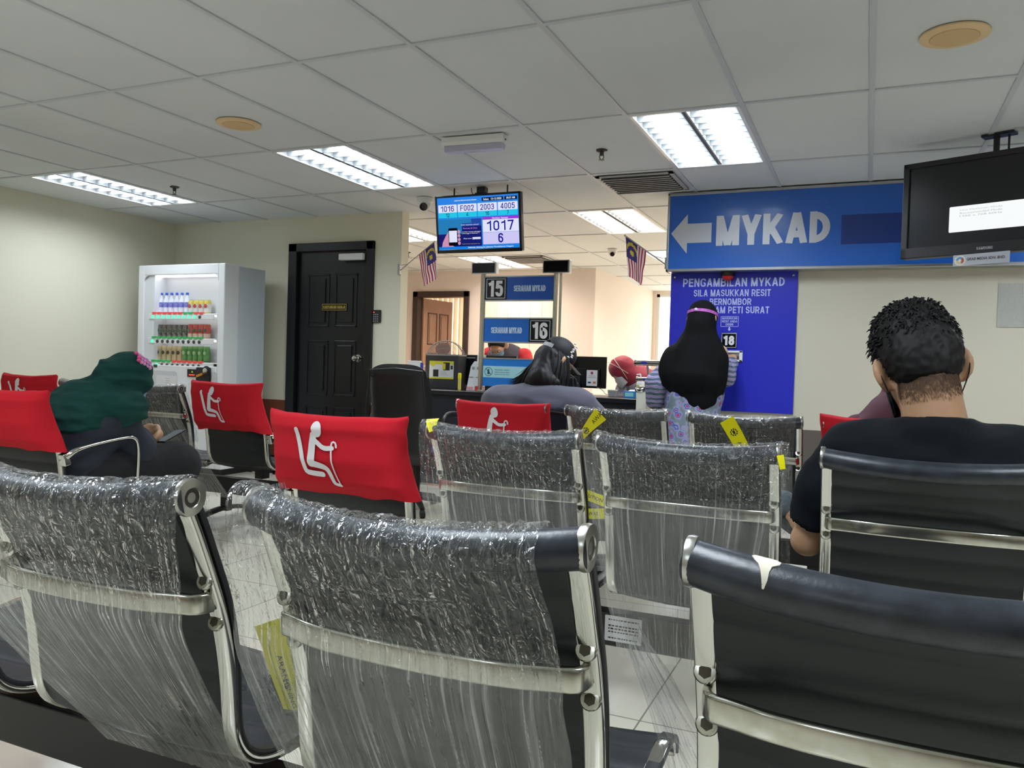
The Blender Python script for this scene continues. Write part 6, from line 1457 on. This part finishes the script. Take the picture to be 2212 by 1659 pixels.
for i in range(1300):
    a = rg.uniform(-1.9, 1.75); left = max(0, -a-.2)
    strand(a, rg.uniform(-.03, .035), rg.uniform(.022, .045), rg.uniform(.17, .25)+.015*left, (-.02-.12*left*rg.uniform(.4, 1.5)+rg.uniform(-.012, .012), -.025+rg.uniform(-.03, .01), .015*left), rg.uniform(.0035, .006))
hr = organic('hair', [ell_(hc+hm@V3((0, -.03, -.01))*hs, V3((.090, .098, .085))*hs, hm), cap_(hc+hm@V3((0, -.05, -.04)), nb+V3((.01, -.02, .02)), .080, .078), ell_(nb+V3((.02, -.02, -.01)), (.115, .05, .05))], .008, M['hair'], t, .04, cuts=[(hc+hm@V3((0, .04, 0)), hm@V3((0, 1, -.1)))], folds=(.006, 30, 30, 6)); build('hair_strands', g, M['hair'], hr, 60)

# ---- woman in the black veil at the mail slot
ox, oy = -1.10, 5.74
t = thing('person', 'standing woman in a long black veil with a pink headband reaching into the mail slot', 'person', (ox, oy, 0)); L = lambda x, y, z: V3((x-ox, y-oy, z))
hm = rotm((.12, .98, -.16), (0, .16, 1)); hc = L(-1.085, 5.745, 1.455)
S1, S2 = L(-1.26, 5.74, 1.22), L(-.95, 5.75, 1.22); E1, E2 = L(-1.375, 5.70, .98), L(-.925, 5.85, 1.04); W1, W2_ = L(-1.40, 5.72, .845), L(-.905, 6.03, 1.185)
body = head_prims(hc, hm, .95)+[cap_(hc+hm@V3((0, -.02, -.05)), L(-1.10, 5.74, 1.29), .052, .056), ell_(L(-1.105, 5.74, 1.15), (.165, .10, .16)), ell_(L(-1.11, 5.74, .92), (.16, .12, .16))]+arm_prims(S1, E1, W1, .92)+arm_prims(S2, E2, W2_, .92)+hand_prims(W1, (-.1, .15, -1), (.9, .2, 0), .85, .5, 1)+hand_prims(W2_, (-.45, .85, .15), (0, .1, -1), .85, .9, -1)
body += leg_prims(L(-1.19, 5.74, .84), L(-1.19, 5.75, .46), L(-1.19, 5.73, .08), .95)+leg_prims(L(-1.02, 5.74, .84), L(-1.02, 5.75, .46), L(-1.02, 5.73, .08), .95)+chain([L(-1.19, 5.73, .08), L(-1.19, 5.84, .035)], [.035, .028])+chain([L(-1.02, 5.73, .08), L(-1.02, 5.84, .035)], [.035, .028])
organic('body', body, .007, M['skin'], t, .022); eyes(hc, hm, .95, t); mask(hc, hm, .95, M['mask_blue'], t)
def floral():
    m = bpy.data.materials.new('floral_cloth'); m.use_nodes = True; nt = m.node_tree; b = nt.nodes['Principled BSDF']; b.inputs['Roughness'].default_value = .8
    tc = nd(nt, 'ShaderNodeTexCoord'); v = nd(nt, 'ShaderNodeTexVoronoi'); v.inputs['Scale'].default_value = 17; n = nd(nt, 'ShaderNodeTexNoise'); n.inputs['Scale'].default_value = 30; n.inputs['Detail'].default_value = 3
    rp = nd(nt, 'ShaderNodeValToRGB'); rp.color_ramp.interpolation = 'CONSTANT'; e = rp.color_ramp.elements; e[0].color = lin('#b0305f'); e[1].position = .24; e[1].color = lin('#7d93b6')
    for q, c in ((.3, '#4d5aa6'), (.4, '#8e8fae'), (.62, '#6f8089')): x = e.new(q); x.color = lin(c)
    ad = nd(nt, 'ShaderNodeMath', operation='MULTIPLY_ADD'); ad.inputs[1].default_value = .5; nt.links.new(n.outputs[0], ad.inputs[0]); nt.links.new(v.outputs[0], ad.inputs[2]); sb = nd(nt, 'ShaderNodeMath', operation='SUBTRACT'); sb.inputs[1].default_value = .2
    nt.links.new(tc.outputs['Object'], v.inputs['Vector']); nt.links.new(tc.outputs['Object'], n.inputs[0]); nt.links.new(ad.outputs[0], sb.inputs[0]); nt.links.new(sb.outputs[0], rp.inputs[0]); nt.links.new(rp.outputs[0], b.inputs['Base Color']); return m
def stripes():
    m = bpy.data.materials.new('striped_sleeve_cloth'); m.use_nodes = True; nt = m.node_tree; b = nt.nodes['Principled BSDF']; b.inputs['Roughness'].default_value = .8
    tc = nd(nt, 'ShaderNodeTexCoord'); w_ = nd(nt, 'ShaderNodeTexWave'); w_.bands_direction = 'Z'; w_.inputs['Scale'].default_value = 9; w_.inputs['Distortion'].default_value = 2.5; w_.inputs['Detail Scale'].default_value = 2
    rp = nd(nt, 'ShaderNodeValToRGB'); rp.color_ramp.interpolation = 'CONSTANT'; e = rp.color_ramp.elements; e[0].color = lin('#4d6170'); e[1].position = .55; e[1].color = lin('#b79fc4'); x = e.new(.8); x.color = lin('#8b84ad')
    nt.links.new(tc.outputs['Object'], w_.inputs[0]); nt.links.new(w_.outputs[1], rp.inputs[0]); nt.links.new(rp.outputs[0], b.inputs['Base Color']); return m
M['floral'] = floral(); M['stripes'] = stripes()
sk = [ell_(L(-1.12, 5.74, .95), (.2, .145, .14)), cap_(L(-1.13, 5.74, .85), L(-1.14, 5.74, .12), .19, .22)]
organic('dress', sk, .011, M['floral'], t, .08, cuts=[(L(0, 0, .05), V3((0, 0, -1)))], folds=(.010, 12, 12, 1.5))
organic('sleeve', chain([lerp(S1, E1, .45), E1, lerp(E1, W1, .85)], [.06, .082, .072]), .008, M['stripes'], t, .05, folds=(.005, 14, 14, 22)); organic('sleeve', chain([lerp(S2, E2, .5), E2, lerp(E2, W2_, .7)], [.056, .058, .050]), .008, M['stripes'], t, .05, folds=(.004, 14, 14, 22))
M['black_veil'] = mat('black_veil_cloth', '#0b0c0e', .9, spec=.15)
vl = [ell_(hc+hm@V3((0, .0, .02)), (.100, .115, .106), hm), ell_(hc+hm@V3((0, -.03, -.06)), (.088, .10, .10), hm), ell_(L(-1.09, 5.73, 1.28), (.115, .12, .12)), cap_(L(-1.087, 5.725, 1.40), L(-1.11, 5.715, 1.06), .092, .205), ell_(L(-1.105, 5.73, 1.15), (.205, .165, .20)), ell_(L(-1.125, 5.72, 1.0), (.215, .185, .21)), ell_(L(-1.10, 5.72, .86), (.16, .17, .12)), ell_(L(-1.03, 5.75, 1.10), (.125, .15, .17)), ell_(L(-1.285, 5.71, 1.08), (.085, .13, .17))]
organic('veil', vl, .008, M['black_veil'], t, .04, cuts=[(L(-1.10, 5.7, .785), V3((.12, 0, -1))), (L(-1.235, 5.7, .88), V3((-.75, 0, -.66))), (L(-.95, 5.7, .86), V3((.55, 0, -.8)))], subs=[ell_(hc+hm@V3((0, .10, -.03)), (.055, .06, .07), hm)], folds=(.008, 9, 9, 2.5))
p = MB(); p.sweep([hc+hm@V3((.106*math.sin(a), -.002-.119*math.cos(a), .015+.012*math.cos(a)-.012)) for a in np.linspace(-2.6, 2.6, 48)], rrect(-.010, .010, -.0015, .0015, .001, 2), hm[:, 2]) if False else None
rows = [[hc+hm@V3((.1075*math.sin(a), -.002-.1225*math.cos(a), .022+.012*math.cos(a)+z)) for z in (-.010, -.003, .003, .010)] for a in np.linspace(-2.6, 2.6, 48)]
p = MB(); p.slab(rows, [[hc+(q-hc)*.97 for q in r] for r in rows]); o = build('headband', p, mat('pink_band', '#b85ab4', .6, vary=(60, '#8d4796')), t, 60)
p = MB(); p.ell(hc+hm@V3((-.012, -.122, .036)), (.014, .008, .012), 12, 8, 0, hm); build('knot', p, mat('pale_mauve', '#b9a3c4', .6), o)
shoes(t, [(L(-1.19, 5.73, 0), (0, 1)), (L(-1.02, 5.73, 0), (0, 1))], M['shoe'])

# ---- person in maroon behind the man in black
ox, oy = .13, 4.14
t = thing('person', 'person in a maroon headscarf, mostly hidden behind the man in the black T-shirt', 'person', (ox, oy, 0)); L = lambda x, y, z: V3((x-ox, y-oy, z))
hm = rotm((-.25, .9, -.3), (0, .3, .95)); hc = L(.16, 4.17, 1.05); M['maroon'] = mat('maroon_cloth', '#4b1a2c', .8, bump=(300, .2, .0006))
body = head_prims(hc, hm, .95, False)+[cap_(hc+hm@V3((0, -.03, -.05)), L(.14, 4.12, .92), .05, .056), ell_(L(.14, 4.12, .74), (.16, .11, .18)), ell_(L(.14, 4.16, .50), (.17, .14, .1))]+arm_prims(L(-.03, 4.12, .84), L(-.06, 4.22, .60), L(.05, 4.46, .60))+arm_prims(L(.31, 4.12, .84), L(.34, 4.22, .60), L(.22, 4.46, .60))+hand_prims(L(.05, 4.46, .60), (.4, .9, 0), (.2, 0, 1), .9, .8, 1)+hand_prims(L(.22, 4.46, .60), (-.4, .9, 0), (-.2, 0, 1), .9, .8, -1)
body += leg_prims(L(.05, 4.2, .5), L(.04, 4.62, .5), L(.04, 4.6, .09))+leg_prims(L(.23, 4.2, .5), L(.24, 4.62, .5), L(.24, 4.6, .09))+chain([L(.04, 4.6, .09), L(.04, 4.72, .04)], [.036, .03])+chain([L(.24, 4.6, .09), L(.24, 4.72, .04)], [.036, .03])
organic('body', body, .009, M['skin'], t, .022); eyes(hc, hm, .95, t); mask(hc, hm, .95, M['mask_black'], t, False)
sc = [ell_(hc+hm@V3((0, -.01, .02)), (.095, .112, .108), hm), ell_(L(.14, 4.13, .93), (.13, .12, .09)), ell_(L(.135, 4.12, .84), (.20, .145, .10))]
organic('headscarf', sc, .01, M['maroon'], t, .06, subs=[ell_(hc+hm@V3((0, .09, -.03)), (.055, .06, .07), hm)], folds=(.007, 7, 7, 10))
organic('tunic', [ell_(L(.14, 4.13, .72), (.2, .145, .2)), ell_(L(.14, 4.16, .5), (.2, .17, .12))]+chain([L(-.03, 4.12, .83), L(-.06, 4.22, .6), L(.02, 4.4, .6)], [.072, .06, .045])+chain([L(.31, 4.12, .83), L(.34, 4.22, .6), L(.25, 4.4, .6)], [.072, .06, .045]), .011, M['maroon'], t, .06)
organic('skirt', chain([L(.06, 4.22, .48), L(.05, 4.62, .48), L(.05, 4.6, .1)], [.11, .1, .09])+chain([L(.22, 4.22, .48), L(.23, 4.62, .48), L(.23, 4.6, .1)], [.11, .1, .09]), .014, M['black_skirt'], t, .06); shoes(t, [(L(.04, 4.6, 0), (0, 1)), (L(.24, 4.6, 0), (0, 1))], M['shoe'])

# ---- staff behind the counter
def staff(label, ox, oy, hcx, hz, hm, lean, top, sleeve, headmat, scarf, mk, sl_from):
    t = thing('person', label, 'person', (ox, oy, 0)); L = lambda x, y, z: V3((x, y, z)); hc = L(hcx[0], hcx[1], hz); sh = L(lean[0], lean[1], lean[2])
    S1, S2 = sh+V3((-.19, .0, 0)), sh+V3((.19, .0, 0)); E1, E2 = sh+V3((-.27, -.06, -.25)), sh+V3((.27, -.06, -.25)); W1, W2_ = sh+V3((-.12, -.26, -.30)), sh+V3((.12, -.26, -.30))
    body = head_prims(hc, hm, .98, not scarf)+[cap_(hc+hm@V3((0, -.03, -.05)), sh+V3((0, 0, .06)), .054, .058), cap_(sh+V3((0, .0, -.06)), L(0, .0, .58), .15, .15), ell_(sh+V3((0, 0, -.02)), (.18, .1, .08)), ell_(L(0, 0, .5), (.18, .14, .1))]+arm_prims(S1, E1, W1)+arm_prims(S2, E2, W2_)+hand_prims(W1, (.3, -.9, -.1), (.2, 0, -1), .9, .6, 1)+hand_prims(W2_, (-.3, -.9, -.1), (-.2, 0, -1), .9, .6, -1)
    body += leg_prims(L(-.1, -.03, .5), L(-.1, -.40, .5), L(-.1, -.36, .09))+leg_prims(L(.1, -.03, .5), L(.1, -.40, .5), L(.1, -.36, .09))+chain([L(-.1, -.36, .09), L(-.1, -.47, .04)], [.036, .03])+chain([L(.1, -.36, .09), L(.1, -.47, .04)], [.036, .03])
    organic('body', body, .009, M['skin'], t, .022); eyes(hc, hm, .98, t); mask(hc, hm, .98, mk, t, not scarf)
    organic('top', [cap_(sh+V3((0, .0, -.05)), L(0, 0, .55), .175, .18), ell_(sh+V3((0, 0, -.01)), (.215, .125, .10)), ell_(L(0, 0, .5), (.19, .16, .12))], .011, top, t, .07, folds=(.007, 8, 8, 8))
    for a, b, c in ((S1, E1, W1), (S2, E2, W2_)): organic('sleeve', chain([a, b, lerp(b, c, .8)], [.085, .07, .05]), .010, sleeve, t, .05, folds=(.005, 10, 10, 14))
    organic('trousers', chain([L(-.1, -.03, .49), L(-.1, -.40, .5), L(-.1, -.36, .1)], [.11, .085, .065])+chain([L(.1, -.03, .49), L(.1, -.40, .5), L(.1, -.36, .1)], [.11, .085, .065]), .014, M['trouser'], t, .05); shoes(t, [(L(-.1, -.36, 0), (0, -1)), (L(.1, -.36, 0), (0, -1))], M['shoe'])
    if scarf: organic('headscarf', [ell_(hc+hm@V3((0, -.01, .02)), (.098, .116, .11), hm), ell_(lerp(hc, sh, .55), (.115, .115, .11)), ell_(sh+V3((0, 0, .03)), (.19, .15, .09))], .009, headmat, t, .07, subs=[ell_(hc+hm@V3((0, .095, -.035)), (.055, .065, .07), hm)], folds=(.008, 8, 8, 8))
    else: organic('hair', [ell_(hc+hm@V3((0, -.014, .036)), (.087, .103, .094), hm)], .008, headmat, t, .03, cuts=[(hc+hm@V3((0, .05, .03)), hm@V3((0, .85, -.5))), (hc+hm@V3((0, -.06, -.05)), hm@V3((0, -.15, -1)))])
    p = MB(); p.box(-.22, .22, -.22, .2, .40, .45); s_ = thing('stool', 'dark stool under the '+label.split(' ', 1)[1].split(' with ')[0].split(' bending')[0] if False else ('dark stool under the clerk in the grey vest' if 'vest' in label else 'dark stool under the clerk in the crimson headscarf'), 'stool', (ox, oy, 0)); build('seat', p, M['black_plastic'], s_, 0, .01)
    for a in (-.18, .18):
        for b in (-.18, .16): q = MB(); q.tube([(a, b, 0), (a, b, .4)], .014, 8); build('leg', q, M['black_metal'], s_)
    return t, hc, hm
M['vest_grey'] = mat('grey_vest', '#3a3742', .8); M['sleeve_red'] = mat('red_sleeve', '#b8242c', .8); M['red_scarf'] = mat('crimson_scarf', '#8e1a33', .75, sheen=.2)
M['paisley'] = mat('grey_blue_print_cloth', '#b4b1b4', .8, vary=(22, '#5d6690'))
staff('clerk in a grey vest with red sleeves and a mask behind the chrome sign pole', -3.33, 7.35, (-.03, -.16), 1.27, rotm((.1, -.72, -.7), (0, -.6, .75)), (.0, 0, 1.17), M['vest_grey'], M['sleeve_red'], M['hair'], False, M['mask_blue'], 0)
sp, hc, hm = staff('clerk in a crimson headscarf bending down over the right end of the counter', -1.80, 6.98, (-.19, -.08), 1.065, rotm((-.62, -.30, -.74), (-.72, -.1, .62)), (.03, .0, .96), M['paisley'], M['paisley'], M['red_scarf'], True, mat('white_mask', '#cfcfd4', .8), 0)
g = MB()
for a in (.0, .5): g.tube([hc+hm@V3((-.02-.085*math.sin(q), .012+.03*math.cos(q)*(1 if a else -1), .02+.13*math.cos(q)-.012)) for q in np.linspace(.2, 2.6, 16)], .0022, 6)
build('mask_loop', g, M['cream'], sp)
# ------------------------------------------------------------------ done
bpy.context.view_layer.update()
